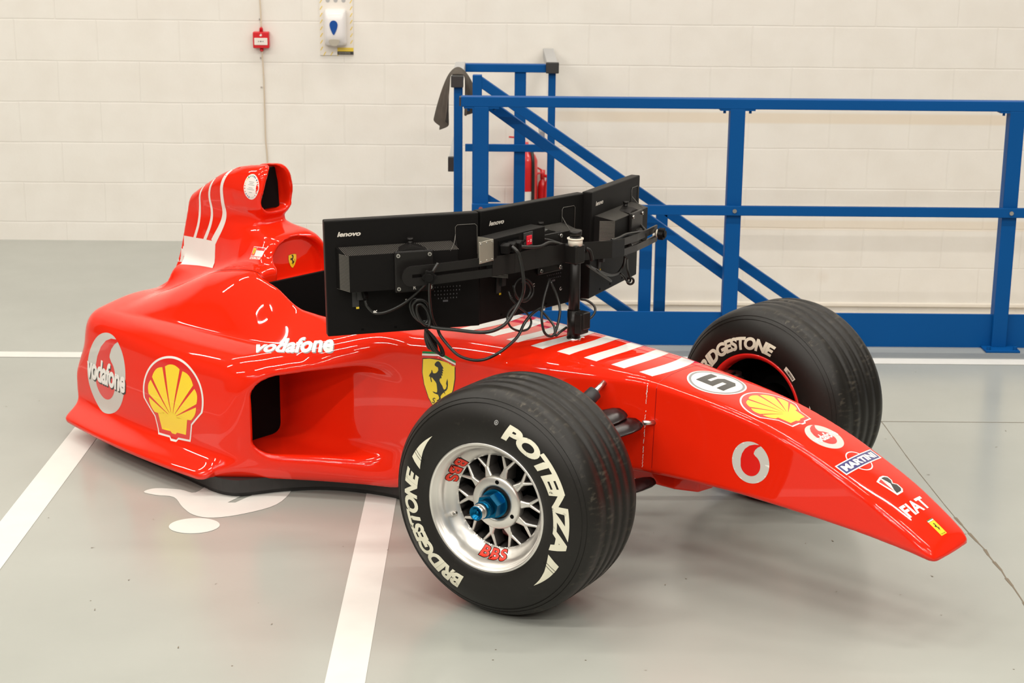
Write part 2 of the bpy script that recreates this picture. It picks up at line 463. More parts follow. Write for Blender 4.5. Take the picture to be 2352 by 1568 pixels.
def ellipse(rx, ry=None, cx=0, cy=0, n=64, a0=0.0, a1=2 * PI):
    ry = rx if ry is None else ry
    return [(cx + rx * math.cos(a0 + (a1 - a0) * i / n), cy + ry * math.sin(a0 + (a1 - a0) * i / n)) for i in range(n)]

def arr(poly):   # rounded through Catmull-Rom
    n = len(poly); out = []
    for i in range(n):
        p0, p1, p2, p3 = (poly[(i + k) % n] for k in (-1, 0, 1, 2))
        for t in (0, .25, .5, .75):
            out.append(tuple(0.5 * ((2 * p1[c]) + (-p0[c] + p2[c]) * t + (2 * p0[c] - 5 * p1[c] + 4 * p2[c] - p3[c]) * t * t + (-p0[c] + 3 * p1[c] - 3 * p2[c] + p3[c]) * t ** 3) for c in (0, 1)))
    return out
# ================================================================== the hall
def struct(o):
    o['kind'] = 'structure'
    return o
XL, XR, YN = -7.0, 11.0, -14.0
PX0, PX1, PY0, PY1, PZ = 2.62, 8.2, -2.17, 0.0, -1.15     # the sunken stair pit behind the blue railing
b = MB()
# floor slab laid around the pit
for (x0, x1, y0, y1) in ((XL, PX0, YN, 0), (PX0, XR, YN, PY0), (PX1, XR, PY0, 0)):
    b.box(x0, x1, y0, y1, -0.12, 0.0)
def strip(x0, x1, y0, y1, mi, z=0.0012):
    b.add([(x0, y0, z), (x1, y0, z), (x1, y1, z), (x0, y1, z)], [(0, 1, 2, 3)], mi)
def flat(loops, mi, z=0.0012):
    vs, fs = fill_poly(loops)
    b.add([(v[0], v[1], z) for v in vs], fs, mi)
strip(XL, XR, -2.525, -2.437, 1)                        # long line along the railing
strip(1.088, 1.198, -9.0, -2.5, 1)                      # bay lines running to the camera
strip(2.220, 2.322, -9.0, -2.5, 1)
strip(-0.10, 0.0, -9.0, -2.5, 1)
strip(3.42, 3.52, -9.0, -5.2, 1) if False else None
# painted figure in the bay: a head and a seated body
flat([ellipse(0.079, 0.068, 1.703, -4.524, 48)], 1)
body_fig = arr([(1.483, -4.213), (1.515, -4.176), (1.60, -4.188), (1.655, -4.215), (1.70, -4.10), (1.80, -4.05), (1.90, -4.10), (1.935, -4.145),
                (1.968, -4.185), (1.936, -4.325), (1.845, -4.412), (1.751, -4.452), (1.685, -4.428), (1.637, -4.357), (1.591, -4.262), (1.53, -4.243)])
flat([body_fig, [(1.775, -4.31), (1.80, -4.31), (1.885, -4.17), (1.86, -4.15)]], 1)
# joint in the slab and the filled crack running away from it
crack = [(4.105, -3.28), (4.112, -3.40), (4.112, -3.55), (4.112, -3.76), (4.114, -3.95), (4.119, -4.12), (4.123, -4.28), (4.128, -4.40), (4.132, -4.47), (4.136, -4.54), (4.142, -4.62), (4.148, -4.68), (4.146, -4.73), (4.148, -4.78), (4.152, -4.85), (4.149, -4.91), (4.151, -4.97), (4.148, -5.09), (4.15, -5.3), (4.15, -5.9)]
for i in range(len(crack) - 1):
    (xa, ya), (xb, yb) = crack[i], crack[i + 1]
    w0 = 0.0014 if i < 7 or i > 17 else (0.0055 if i % 2 else 0.0025)
    b.add([(xa - w0, ya, 0.0009), (xa + w0, ya, 0.0009), (xb + w0 * .7, yb, 0.0009), (xb - w0 * .7, yb, 0.0009)], [(0, 1, 2, 3)], 2)
strip(3.4, XR, -3.360, -3.356, 2, 0.0008)
rs = random.Random(8)
for k in range(70):                                     # grit and lint lying on the paint
    gx, gy = rs.uniform(0.6, 4.8), rs.uniform(-6.1, -3.0)
    a = rs.uniform(0, PI); L = rs.uniform(.002, .008); w = rs.uniform(.001, .0025)
    c_, s_ = math.cos(a), math.sin(a)
    b.add([(gx - L * c_ + w * s_, gy - L * s_ - w * c_, .0015), (gx + L * c_, gy + L * s_, .0015), (gx - L * c_ - w * s_, gy - L * s_ + w * c_, .0015)], [(0, 1, 2)], 2)
fl = struct(b.build('floor', [FLOORM, LINEM, CRACKM], normals_fix=False))
b = MB(); b.box(XL, XR, 0.0, 0.2, PZ - .1, CEIL); struct(b.build('wall_back', WALLM))
b = MB(); b.box(XL - .2, XL, YN, 0.2, -.12, CEIL); struct(b.build('wall_left', HALLM))
b = MB(); b.box(XR, XR + .2, YN, 0.2, -.12, CEIL); struct(b.build('wall_right', HALLM))
b = MB(); b.box(XL, XR, YN - .2, YN, -.12, CEIL); struct(b.build('wall_front', HALLM))
b = MB(); b.box(XL, XR, YN, 0.2, CEIL, CEIL + .15); struct(b.build('ceiling', CEILM))
b = MB(); b.box(PX0, PX1, PY0, PY1, PZ - .1, PZ)
b.box(PX0 - .1, PX0, PY0, PY1, PZ - .1, -.12); b.box(PX1, PX1 + .1, PY0, PY1, PZ - .1, -.12); b.box(PX0, PX1, PY0 - .1, PY0, PZ - .1, -.12)
struct(b.build('trim_1', PITM))
# ledge low on the wall above the pit
b = MB(); b.box(PX0, XR, -0.022, 0.0, -0.345, -0.322, bev=.006); b.box(PX0, XR, -0.012, 0.0, -0.40, -0.372)
struct(b.build('trim_2', PITM))

# light fittings on the ceiling, the added last row included
first = None
k = 0
for _x in LIGHT_COLS:
    for _y in LIGHT_ROWS:
        o = empty('ceiling_light', (_x, _y, CEIL), 0, 'white fluorescent batten light on the hall ceiling', 'ceiling light', 'ceiling batten lights')
        if first is None:
            m = MB(); m.box(-.95, .95, -.10, .10, -.10, 0, bev=.01); first = m.build('casing', FIXM, o)
        else:
            c = first.copy(); c.parent = o; COL.objects.link(c)

# ------------------------------------------------------------------ blue guard railing along the pit
YR = -2.229
g = empty('guard_railing', (2.5, YR, 0), 0, 'long blue steel guard railing with kick plate standing behind the racing car', 'railing')
def loc(o, x, y, z=0):
    return (x - o[0], y - o[1], z - o[2])
def railpart(parent, org, name, fn, mat=BLUE):
    m = MB(); fn(m)
    m.v = [(v[0] - org[0], v[1] - org[1], v[2] - org[2]) for v in m.v]
    return m.build(name, mat, parent)
O1 = (2.5, YR, 0)
railpart(g, O1, 'top_rail', lambda m: m.box(2.487, 7.5, YR - .03, YR + .03, 1.045, 1.088, bev=.003))
railpart(g, O1, 'end_cap', lambda m: m.box(2.480, 2.4875, YR - .028, YR + .028, 1.048, 1.085), DARKCAP)
railpart(g, O1, 'mid_rail', lambda m: m.box(2.535, 7.5, YR - .052, YR - .031, .590, .632, bev=.003))
railpart(g, O1, 'kick_plate', lambda m: m.box(2.62, 7.5, YR - .006, YR + .006, -.0, .150))
for px in (2.574, 3.667, 4.862, 6.05):
    railpart(g, O1, 'post', lambda m: m.box(px - .032, px + .032, YR - .030, YR + .03, 0.008, 1.046, bev=.003))
    railpart(g, O1, 'base_plate', lambda m: m.box(px - .075, px + .075, YR - .10, YR + .075, 0, .010, bev=.002))
    for dx in (-.058, .058):
        for dy in (-.08, .055):
            railpart(g, O1, 'base_bolt', lambda m: m.cyl((px + dx, YR + dy, .010), (px + dx, YR + dy, .024), .009, n=6, smooth=False))
    railpart(g, O1, 'rail_bolt', lambda m: m.cyl((px, YR - .052, .611), (px, YR - .058, .611), .009, n=16), STEEL)
    def brk(m):
        m.box(px - .075, px + .075, YR - .028, YR + .028, 1.038, 1.045)
        for dx in (-.055, .055): m.cyl((px + dx, YR - .012, 1.040), (px + dx, YR - .012, 1.026), .006, n=8)
    railpart(g, O1, 'bracket', brk)
railpart(g, O1, 'gusset', lambda m: m.prism([(2.605, .632), (2.66, .632), (2.605, .665)], -.005, .005, mat=Matrix.Translation((0, YR, 0)) @ Matrix.Rotation(PI / 2, 4, 'X')))

# ------------------------------------------------------------------ the two stair handrails going down into the pit
def handrail(y, x0, z0, x1, z1, post_top, label, posts, tall):
    org = (x0, y, 0)
    h = empty('stair_handrail', org, 0, label, 'handrail', 'sloping stair handrails')
    railpart(h, org, 'top_rail', lambda m: m.bar((x0, y, z0), (x1, y, z1), .04, .045, bev=.003))
    dz = .62
    railpart(h, org, 'lower_rail', lambda m: m.bar((x0 + .02, y, z0 - dz), (x1, y, z1 - dz), .035, .045, bev=.003))
    for px in posts:
        zt_ = z0 + (z1 - z0) * (px - x0) / (x1 - x0)
        railpart(h, org, 'post', lambda m: m.box(px - .027, px + .027, y - .02, y + .02, PZ, zt_ - .015, bev=.003))
    if tall:
        railpart(h, org, 'newel_post', lambda m: m.box(x0 - .02, x0 + .024, y - .0225, y + .0225, PZ if x0 > PX0 else 0, post_top, bev=.003))
    return h
handrail(-2.12, 2.600, 1.045, 4.20, -.09, 0, 'sloping blue stair handrail starting right behind the long railing top', (3.303,), False)
handrail(-1.52, 2.545, 1.085, 4.90, -.52, 1.105, 'farther sloping blue stair handrail rising above the long railing', (3.427,), True)

# ------------------------------------------------------------------ landing rail near the wall with grey capped ends
YA = -.80
OL = (2.46, YA, 0)
lr = empty('landing_rail', OL, 0, 'blue landing rail by the wall with black and grey capped handrail ends', 'railing')
railpart(lr, OL, 'top_rail', lambda m: m.box(2.47, 2.885, YA - .03, YA + .03, 1.047, 1.087, bev=.003))
railpart(lr, OL, 'side_rail', lambda m: m.box(2.428, 2.478, -1.50, YA - .03, 1.050, 1.098, bev=.003), GREYCAP)
railpart(lr, OL, 'side_rail', lambda m: m.box(2.888, 2.945, YA - .02, -.02, 1.050, 1.098, bev=.003), GREYCAP)
railpart(lr, OL, 'end_cap', lambda m: m.box(2.424, 2.482, -1.525, -1.50, 1.045, 1.100, bev=.004), DARKCAP)
railpart(lr, OL, 'end_cap', lambda m: m.box(2.884, 2.949, YA - .05, YA - .02, 1.045, 1.100, bev=.004), DARKCAP)
railpart(lr, OL, 'post', lambda m: m.box(2.437, 2.478, -1.50, -1.46, 0, 1.050, bev=.003))
railpart(lr, OL, 'post', lambda m: m.box(2.727, 2.785, YA - .02, YA + .02, PZ, 1.047, bev=.003))
railpart(lr, OL, 'post', lambda m: m.box(2.898, 2.935, YA - .02, YA + .02, PZ, 1.050, bev=.003))
railpart(lr, OL, 'mid_rail', lambda m: m.box(2.478, 2.90, YA - .035, YA - .018, .645, .683, bev=.002))
railpart(lr, OL, 'side_mid_rail', lambda m: m.box(2.410, 2.437, -1.30, -.6, .655, .69, bev=.003), GREYCAP)
railpart(lr, OL, 'end_cap', lambda m: m.box(2.405, 2.438, -1.335, -1.30, .62, .69, bev=.003), DARKCAP)
railpart(lr, OL, 'side_mid_rail', lambda m: m.box(2.86, 2.885, -.75, -.30, .70, .74, bev=.003), GREYCAP)

# cloth thrown over the capped end
def cloth():
    m = MB()
    NU, NV = 30, 36
    grid = []
    rr = random.Random(3)
    for i in range(NU + 1):
        u = i / NU                                   # along the rail (Y)
        row = []
        for j in range(NV + 1):
            s_ = (j / NV) * 2 - 1                    # across, hanging both sides
            yy = -1.49 + u * .14
            d = abs(s_)
            side = -1 if s_ < 0 else 1
            top = .13
            if d < top:
                x = s_ / top * .036; z = 1.104 + .022 * (u ** .5) * math.cos(d / top * PI / 2)
            else:
                q = (d - top) / (1 - top)
                Lh = (.235 if side < 0 else .17) * (1 + .12 * math.sin(u * 5 + side))
                sp = u * u * (3 - 2 * u)
                x = side * (.036 + (.010 + .062 * sp) * q ** .7 + .012 * math.sin(u * 15 + q * 2 + side) * q)
                z = 1.10 - Lh * q
                yy += .016 * math.sin(q * 6 + u * 9) * q - .02 * q
            row.append((2.453 + x, yy, z))
        grid.append(row)
    vs = [p for r in grid for p in r]
    fs = [(i * (NV + 1) + j, (i + 1) * (NV + 1) + j, (i + 1) * (NV + 1) + j + 1, i * (NV + 1) + j + 1) for i in range(NU) for j in range(NV)]
    m.add(vs, fs, 0, True)
    o = m.build('cloth', CLOTHM)
    sd = o.modifiers.new('thick', 'SOLIDIFY'); sd.thickness = .004
    sb = o.modifiers.new('sub', 'SUBSURF'); sb.levels = 1; sb.render_levels = 1
    tag(o, 'crumpled grey brown cloth draped over the capped end of the blue landing rail', 'cloth')
cloth()

# ------------------------------------------------------------------ fire extinguishers on the wall
def extinguisher(x, z, r, h, label, handle=True):
    o = empty('fire_extinguisher', (x, -.02 - r, z), 0, label, 'fire extinguisher', 'fire extinguishers by the stairs')
    m = MB()
    prof = [(0, .001), (0, r * .8), (.012, r), (h - .05, r), (h - .02, r * .8), (h, r * .38), (h + .02, r * .3), (h + .02, .001)]
    n = 32; vs = []
    for (zz, rr_) in prof:
        for q in range(n): vs.append((rr_ * math.cos(2 * PI * q / n), rr_ * math.sin(2 * PI * q / n), zz))
    m.add(vs, [(i * n + q, i * n + (q + 1) % n, (i + 1) * n + (q + 1) % n, (i + 1) * n + q) for i in range(len(prof) - 1) for q in range(n)], 0, True)
    m.build('cylinder', EXTRED, o)
    m = MB(); m.tube([(0, 0, h + .02), (-.02, -.02, h + .035), (-.10, -.03, h + .005)], .006); m.tube([(0, 0, h + .045), (-.05, -.02, h + .075), (-.095, -.03, h + .082)], .005)
    m.cyl((0, 0, h), (0, 0, h + .05), .014)
    m.build('lever', EXTRED, o)
    m = MB(); m.tube([(.01, -.01, h + .02), (.03, -.03, h + .01), (r * .6, -r * .9, h - .06), (r * .62, -r * .92, h - .22), (r * .6, -r * .9, h * .35)], .009)
    m.build('hose', CABLE if handle else EXTRED, o)
    m = MB(); m.box(-.03, .03, r, r + .02, h * .6, h * .6 + .04); m.build('bracket', DARKCAP, o)
    m = MB()
    for q in range(8):
        a0 = -PI / 2 - .6 + q * .15; a1 = a0 + .15
        m.add([(1.004 * r * math.cos(a0), 1.004 * r * math.sin(a0), h * .3), (1.004 * r * math.cos(a1), 1.004 * r * math.sin(a1), h * .3), (1.004 * r * math.cos(a1), 1.004 * r * math.sin(a1), h * .62), (1.004 * r * math.cos(a0), 1.004 * r * math.sin(a0), h * .62)], [(0, 1, 2, 3)])
    m.build('label_band', CREAM, o)
    return o
extinguisher(2.800, -.03, .065, .57, 'red fire extinguisher hung on the wall behind the blue landing posts')
extinguisher(2.895, -.12, .027, .50, 'smaller red extinguisher with a white band, right of the big extinguisher', False)

# ------------------------------------------------------------------ fire alarm call point and its cable
cp = empty('fire_alarm_call_point', (1.345, 0, 1.130), 0, 'small red fire alarm call point box on the white block wall', 'call point')
m = MB(); m.box(-.044, .044, -.045, 0, -.044, .044, bev=.005); m.build('housing', CALLRED, cp)
m = MB(); m.box(-.036, .036, -.048, -.0452, -.026, .012, bev=.001); m.build('glass_panel', CREAM, cp)
m = MB(); m.cyl((0, -.02, .044), (0, -.02, .060), .010); m.cyl((0, -.02, .060), (0, -.02, .068), .010, r2=.006); m.build('cable_gland', CALLRED, cp)
m = MB(); m.cyl((0, -.02, -.044), (0, -.02, -.058), .010); m.cyl((0, -.02, -.058), (0, -.02, -.064), .010, r2=.006); m.build('cable_gland', CALLRED, cp)
m = MB(); m.cyl((0, -.0484, -.007), (0, -.0488, -.007), .0035, n=16)
for s in (-1, 1):
    m.add([(s * .006, -.0486, -.007), (s * .018, -.0486, -.011), (s * .012, -.0486, -.007), (s * .018, -.0486, -.003)], [(0, 1, 2, 3)])
m.build('arrows', BLACK_D, cp)
m = MB(); vs, fs = fill_poly([arr([(0, .036), (.006, .029), (.004, .022), (-.004, .022), (-.007, .028), (-.001, .030)])])
m.add([(v[0], -.0457, v[1]) for v in vs], fs); m.build('flame_mark', WHITE_D, cp)
m = MB(); m.tube([(1.335, -.012, 1.45), (1.343, -.012, 1.30), (1.346, -.02, 1.195)], .0038); m.tube([(1.347, -.02, 1.067), (1.351, -.010, .9), (1.352, -.010, .6), (1.359, -.010, .45), (1.359, -.01, 0.0)], .0038)
tag(m.build('alarm_cable', BEIGEC), 'thin beige cable running down the white wall through the red call point', 'cable')
for z, lb in ((1.24, 'tiny steel clip nail beside the beige cable above the red call point'), (1.03, 'tiny steel clip nail beside the beige cable just under the call point'), (.87, 'lowest tiny steel clip nail beside the beige cable on the wall')):
    m = MB(); m.cyl((1.336, 0, z), (1.336, -.008, z), .004, n=10); tag(m.build('cable_clip', STEEL), lb, 'clip', 'clip nails of the alarm cable')

# ------------------------------------------------------------------ soap dispenser on its striped backing board
bd = empty('hygiene_board', (1.755, 0, 1.22), 0, 'white wall board with yellow diagonal dashes round its border behind the dispenser', 'sign')
m = MB(); m.box(-.092, .092, -.008, 0, -.172, .30, bev=.001); m.build('board', CREAM, bd)
m = MB()
def dash(cx, cz):
    m = MB(); m.add([(cx - .0085, -.0086, cz - .010), (cx - .0035, -.0086, cz - .010), (cx + .0085, -.0086, cz + .010), (cx + .0035, -.0086, cz + .010)], [(0, 1, 2, 3)]); m.build('border_dash', SIGNYEL, bd)
for q in range(11):
    z = -.135 + q * .0365
    dash(-.082, z)
    if z > -.125: dash(.082, z)
for q in range(3): dash(-.066 + q * .0385, -.163)
m = MB(); m.box(.004, .092, -.0095, -.0082, -.150, -.130); m.build('label', SIGNYEL, bd)
m = MB(); m.box(.004, .092, -.0095, -.0082, -.168, -.150); m.build('label', DARKCAP, bd)
m = MB()
for z, w in ((-.139, .07), (-.156, .068), (-.161, .072)):
    for q in range(int(w / .006)): m.box(.010 + q * .006, .0145 + q * .006, -.0099, -.0095, z - .0009, z + .0009, mi=0)
m.build('label_print', GREYBTN, bd)
for q in range(3):
    m = MB(); m.cyl((-.045 + q * .043, -.0085, .125), (-.045 + q * .043, -.0095, .125), .011, n=20); m.build('round_symbol', GREYCAP, bd)
ds = empty('soap_dispenser', (1.752, -.008, 1.195), 0, 'white plastic soap dispenser with a blue drop on a striped wall board', 'dispenser')
m = MB()
nn = 40; vs = []; zs = [(-.090, .05, .30), (-.088, .058, .6), (-.070, .060, .9), (-.03, .061, 1), (.05, .062, 1.0), (.085, .060, .92), (.100, .056, .65), (.106, .046, .3)]
for (z, w, dp) in zs:
    for q in range(nn):
        a = PI * q / (nn - 1)
        e = .45
        ca, sa = math.cos(a), math.sin(a)
        vs.append((-w * math.copysign(abs(ca) ** e, ca), -.085 * dp * (sa ** .55), z))
m.add(vs, [(i * nn + q, i * nn + q + 1, (i + 1) * nn + q + 1, (i + 1) * nn + q) for i in range(len(zs) - 1) for q in range(nn - 1)], 0, True)
m.add(vs[:nn], [tuple(range(nn))]); m.add(vs[-nn:], [tuple(reversed(range(nn)))])
o = m.build('casing', WPLASTIC, ds)
m = MB(); vs, fs = fill_poly([arr([(0, .040), (.015, .034), (.022, .018), (.018, -.004), (.008, -.028), (0, -.038), (-.008, -.028), (-.018, -.004), (-.022, .018), (-.015, .034)])])
m.add([(v[0] - .004, -.0872 - .000, v[1] + .008) for v in vs], fs); m.build('drop_emblem', DBLUE, ds)
m = MB()
m.prism(arr([(-.026, .012), (.026, .012), (.022, -.012), (0, -.022), (-.022, -.012)]), .080, .092, mat=Matrix.Translation((-.002, 0, -.068)) @ Matrix.Rotation(PI / 2, 4, 'X'))
m.build('push_button', GREYBTN, ds)
# ================================================================== the racing car
PSI = -0.70
CAR = empty('racing_car', (3.13, -4.66, 0), PSI, 'red open-wheel racing car body with fat black slick tyres on the grey floor', 'racing car')
CARM = Matrix.Translation((3.13, -4.66, 0)) @ Matrix.Rotation(PSI, 4, 'Z')

def smin(a, b, k):
    h = np.clip(0.5 + 0.5 * (b - a) / k, 0, 1)
    return b + (a - b) * h - k * h * (1 - h)
def smax(a, b, k):
    return -smin(-a, -b, k)
def sst(t):
    t = np.clip(t, 0, 1)
    return t * t * (3 - 2 * t)
def pl(x, pts):
    """smooth interpolation through (x, value)"""
    xs = [p[0] for p in pts]; ys = [p[1] for p in pts]
    m = [0.0] * len(xs)
    d = [(ys[i + 1] - ys[i]) / (xs[i + 1] - xs[i]) for i in range(len(xs) - 1)]
    for i in range(1, len(xs) - 1):
        m[i] = 0 if d[i - 1] * d[i] <= 0 else 2 * d[i - 1] * d[i] / (d[i - 1] + d[i])
    m[0] = d[0]; m[-1] = d[-1]
    xs = np.array(xs, np.float32); ys = np.array(ys, np.float32); m = np.array(m, np.float32)
    xc = np.clip(x, xs[0], xs[-1]); i = np.clip(np.searchsorted(xs, xc, side='right') - 1, 0, len(xs) - 2)
    h = xs[i + 1] - xs[i]; t = (xc - xs[i]) / h
    return ((2 * t ** 3 - 3 * t ** 2 + 1) * ys[i] + (t ** 3 - 2 * t ** 2 + t) * h * m[i] + (-2 * t ** 3 + 3 * t ** 2) * ys[i + 1] + (t ** 3 - t ** 2) * h * m[i + 1]).astype(np.float32)

ZT = [(-1.7, .60), (-1.35, .575), (-1.2, .574), (-.9, .592), (-.60, .612), (-.282, .607), (.0, .588), (.207, .560), (.405, .522), (.572, .470), (.688, .421), (.79, .372), (.857, .334), (.927, .290), (1.00, .238), (1.05, .20)]
ZB = [(-2.4, .05), (-1.3, .05), (-1.0, .06), (-.80, .09), (-.4, .20), (-.1, .272), (.1, .287), (.33, .290), (.54, .280), (.75, .263), (.90, .240), (.98, .220), (1.05, .20)]
WM = [(-2.4, .10), (-1.9, .16), (-1.5, .24), (-1.3, .265), (-1.0, .262), (-.66, .245), (-.40, .215), (-.24, .195), (-.05, .165), (.09, .143), (.30, .133), (.55, .125), (.8, .115), (.92, .104), (1.03, .09)]
RM = [(-1.4, .05), (-.9, .045), (-.5, .045), (-.2, .034), (.1, .018), (.5, .015), (.9, .020), (1.03, .024)]
CROWN = [(-1.5, .02), (-.6, .045), (-.3, .042), (.1, .016), (.5, .008), (1.0, .008)]
def d_mono(X, A, Z):
    w = pl(X, WM); zt = pl(X, ZT); zb = pl(X, ZB); r = pl(X, RM); c = pl(X, CROWN)
    w = w + 0.010 * np.clip((.45 - Z) / .2, -1, 1) * sst((X + 1.0) / .8)
    zt = zt - c * (A / w) ** 2
    zc = (zt + zb) / 2; hz = (zt - zb) / 2
    qx = A - (w - r); qz = np.abs(Z - zc) - (hz - r)
    d = np.sqrt(np.maximum(qx, 0) ** 2 + np.maximum(qz, 0) ** 2) + np.minimum(np.maximum(qx, qz), 0) - r
    d = smax(d, (X + .27 * A * A - .990), .040)
    return smax(d, -2.10 - X, .01)

HUMP = [(-2.30, 0), (-2.1, .006), (-1.98, .036), (-1.83, .094), (-1.69, .140), (-1.55, .158), (-1.42, .126), (-1.28, .052), (-1.16, .040), (-1.0, .045), (-.8, .05)]
Y0 = [(-2.35, .42), (-2.28, .438), (-2.1, .477), (-1.9, .512), (-1.7, .536), (-1.5, .549), (-1.3, .554), (-.9, .56)]
def z_pod(X, A):
    base = pl(X, [(-2.35, .430), (-2.1, .455), (-1.7, .470), (-1.3, .474), (-.9, .468)]) + .045 * sst((.50 - A) / .32)
    hump = pl(X, HUMP) * smax(np.where(A < .225, 1.0, 1 - ((A - .225) / .165) ** 2), np.float32(0), .10)
    hump = hump * np.where(X < -1.55, 1 - .35 * sst((.16 - A) / .16) , 1.0)
    return base + hump - .03 * sst((A - .40) / .14)
def d_pod(X, A, Z):
    yo = pl(X, Y0) + .078 * np.exp(-(np.maximum(Z - .070, 0) / .036) ** 2) - .030 * sst((Z - .20) / .28)
    d = smax(A - yo, (Z - z_pod(X, A)) * .92, .060)
    d = smax(d, .052 - Z, .022)
    # diagonal leading edge, drawn in a little between corner and hull
    t = np.clip((A - .25) / .30, 0, 1.1)
    fx = -.855 - .450 * t - .035 * np.sin(PI * t) * np.clip((.20 - Z) / .12, 0, 1) + .075 * np.exp(-((Z - .085) / .05) ** 2) * (1 - t) * .6 - .035 * sst((Z - .40) / .08) * t
    d = smax(d, (X - fx) * .78, .045 + .045 * sst((Z - .34) / .10))
    cut = np.maximum(np.maximum(A - .485, .20 - A) , -1) 
    r = .055
    qx = np.maximum(A - (.498 - r), .18 + r - A); qz = np.maximum(Z - (.468 - .30 * np.clip(A - .25, -.05, .25) - r), .142 + r - Z)
    dc = np.sqrt(np.maximum(qx, 0) ** 2 + np.maximum(qz, 0) ** 2) + np.minimum(np.maximum(qx, qz), 0) - r
    dc = smax(dc, -1.385 - X, .012)
    d = smax(d, -dc, .030)
    return smax(d, -2.283 + .038 * sst((.16 - Z) / .08) - X, .030 + .080 * sst((Z - .20) / .14))

EZ = [.45, .52, .60, .66, .72, .76, .79, .82, .85, .90, .95, 1.0]
EX = [-2.15, -2.0, -1.85, -1.72, -1.56]
EW = [[.085, .125, .175, .205, .225], [.056, .090, .140, .180, .205], [.036, .066, .112, .152, .188], [.031, .056, .095, .133, .172],
      [.029, .050, .083, .112, .140], [.028, .046, .072, .092, .108], [.027, .044, .066, .076, .076], [.027, .045, .065, .071, .071],
      [.027, .047, .070, .080, .083], [.027, .048, .073, .083, .085], [.025, .045, .066, .074, .075], [.020, .038, .052, .056, .056]]
def d_eng(X, A, Z):
    top = pl(X, [(-2.40, .70), (-2.20, .79), (-2.11, .838), (-1.96, .915), (-1.87, .957), (-1.75, .993), (-1.64, 1.002), (-1.5, 1.002)])
    cols = [pl(Z, [(z, EW[i][k]) for i, z in enumerate(EZ)]) for k in range(5)]
    w = cols[0].copy()
    for k in range(4):
        t = np.clip((X - EX[k]) / (EX[k + 1] - EX[k]), 0, 1)
        t = .5 * t + .5 * t * t * (3 - 2 * t) if k in (0, 3) else t
        w = np.where(X > EX[k], cols[k] * (1 - t) + cols[k + 1] * t, w)
    xf = pl(Z, [(.45, -1.515), (.60, -1.530), (.70, -1.543), (.745, -1.556), (.765, -1.585), (.780, -1.640), (.795, -1.668), (.81, -1.668), (.83, -1.650), (.86, -1.636), (1.0, -1.632)])
    d = smax((A - w) * .93, (Z - top) * .9, .035)
    d = smax(d, (X - xf) * .75, .034)
    rear = -2.345 + .305 * Z
    d = smax(d, (rear - X) * .94, .012)
    return d, None

def field(X, Y, Z):
    A = np.abs(Y)
    dm = d_mono(X, A, Z)
    dp = d_pod(X, A, Z)
    d = smin(dm, dp, .055)
    de, _ = d_eng(X, A, Z)
    d = smin(d, de, .040)
    # cockpit opening
    r = .03
    rim_w = pl(X, [(-1.6, .232), (-1.45, .228), (-1.2, .215), (-.9, .200), (-.6, .16), (-.5, .10)])
    dcp = smax(A - rim_w, .13 - Z, r)
    front = -.93
    dcp = smax(dcp, smax(X - front, -1.500 - X, .01), .03)
    d = smax(d, -dcp, .018)
    # recessed face behind the driver's head
    ws = .142; uz = np.maximum(Z - .60, 0) / .150
    s2 = ((A / ws) ** 2.3 + uz ** 2.3) ** (1 / 2.3)
    dr = smax((s2 - 1) * .1, -1.578 - X, .008)
    dr = smax(dr, .60 - Z, .02)
    d = smax(d, -dr, .012)
    # airbox mouth
    zc = .914; hh = .079; u = (Z - zc) / hh
    wa = .061 * (1.0 - .30 * np.clip(u, -1, 1))
    s1 = (np.abs(A / wa) ** 2.8 + np.abs(u) ** 2.8) ** (1 / 2.8)
    di = smax((s1 - 1) * .05, -1.80 - X, .01)
    d = smax(d, -di, .014)
    return d

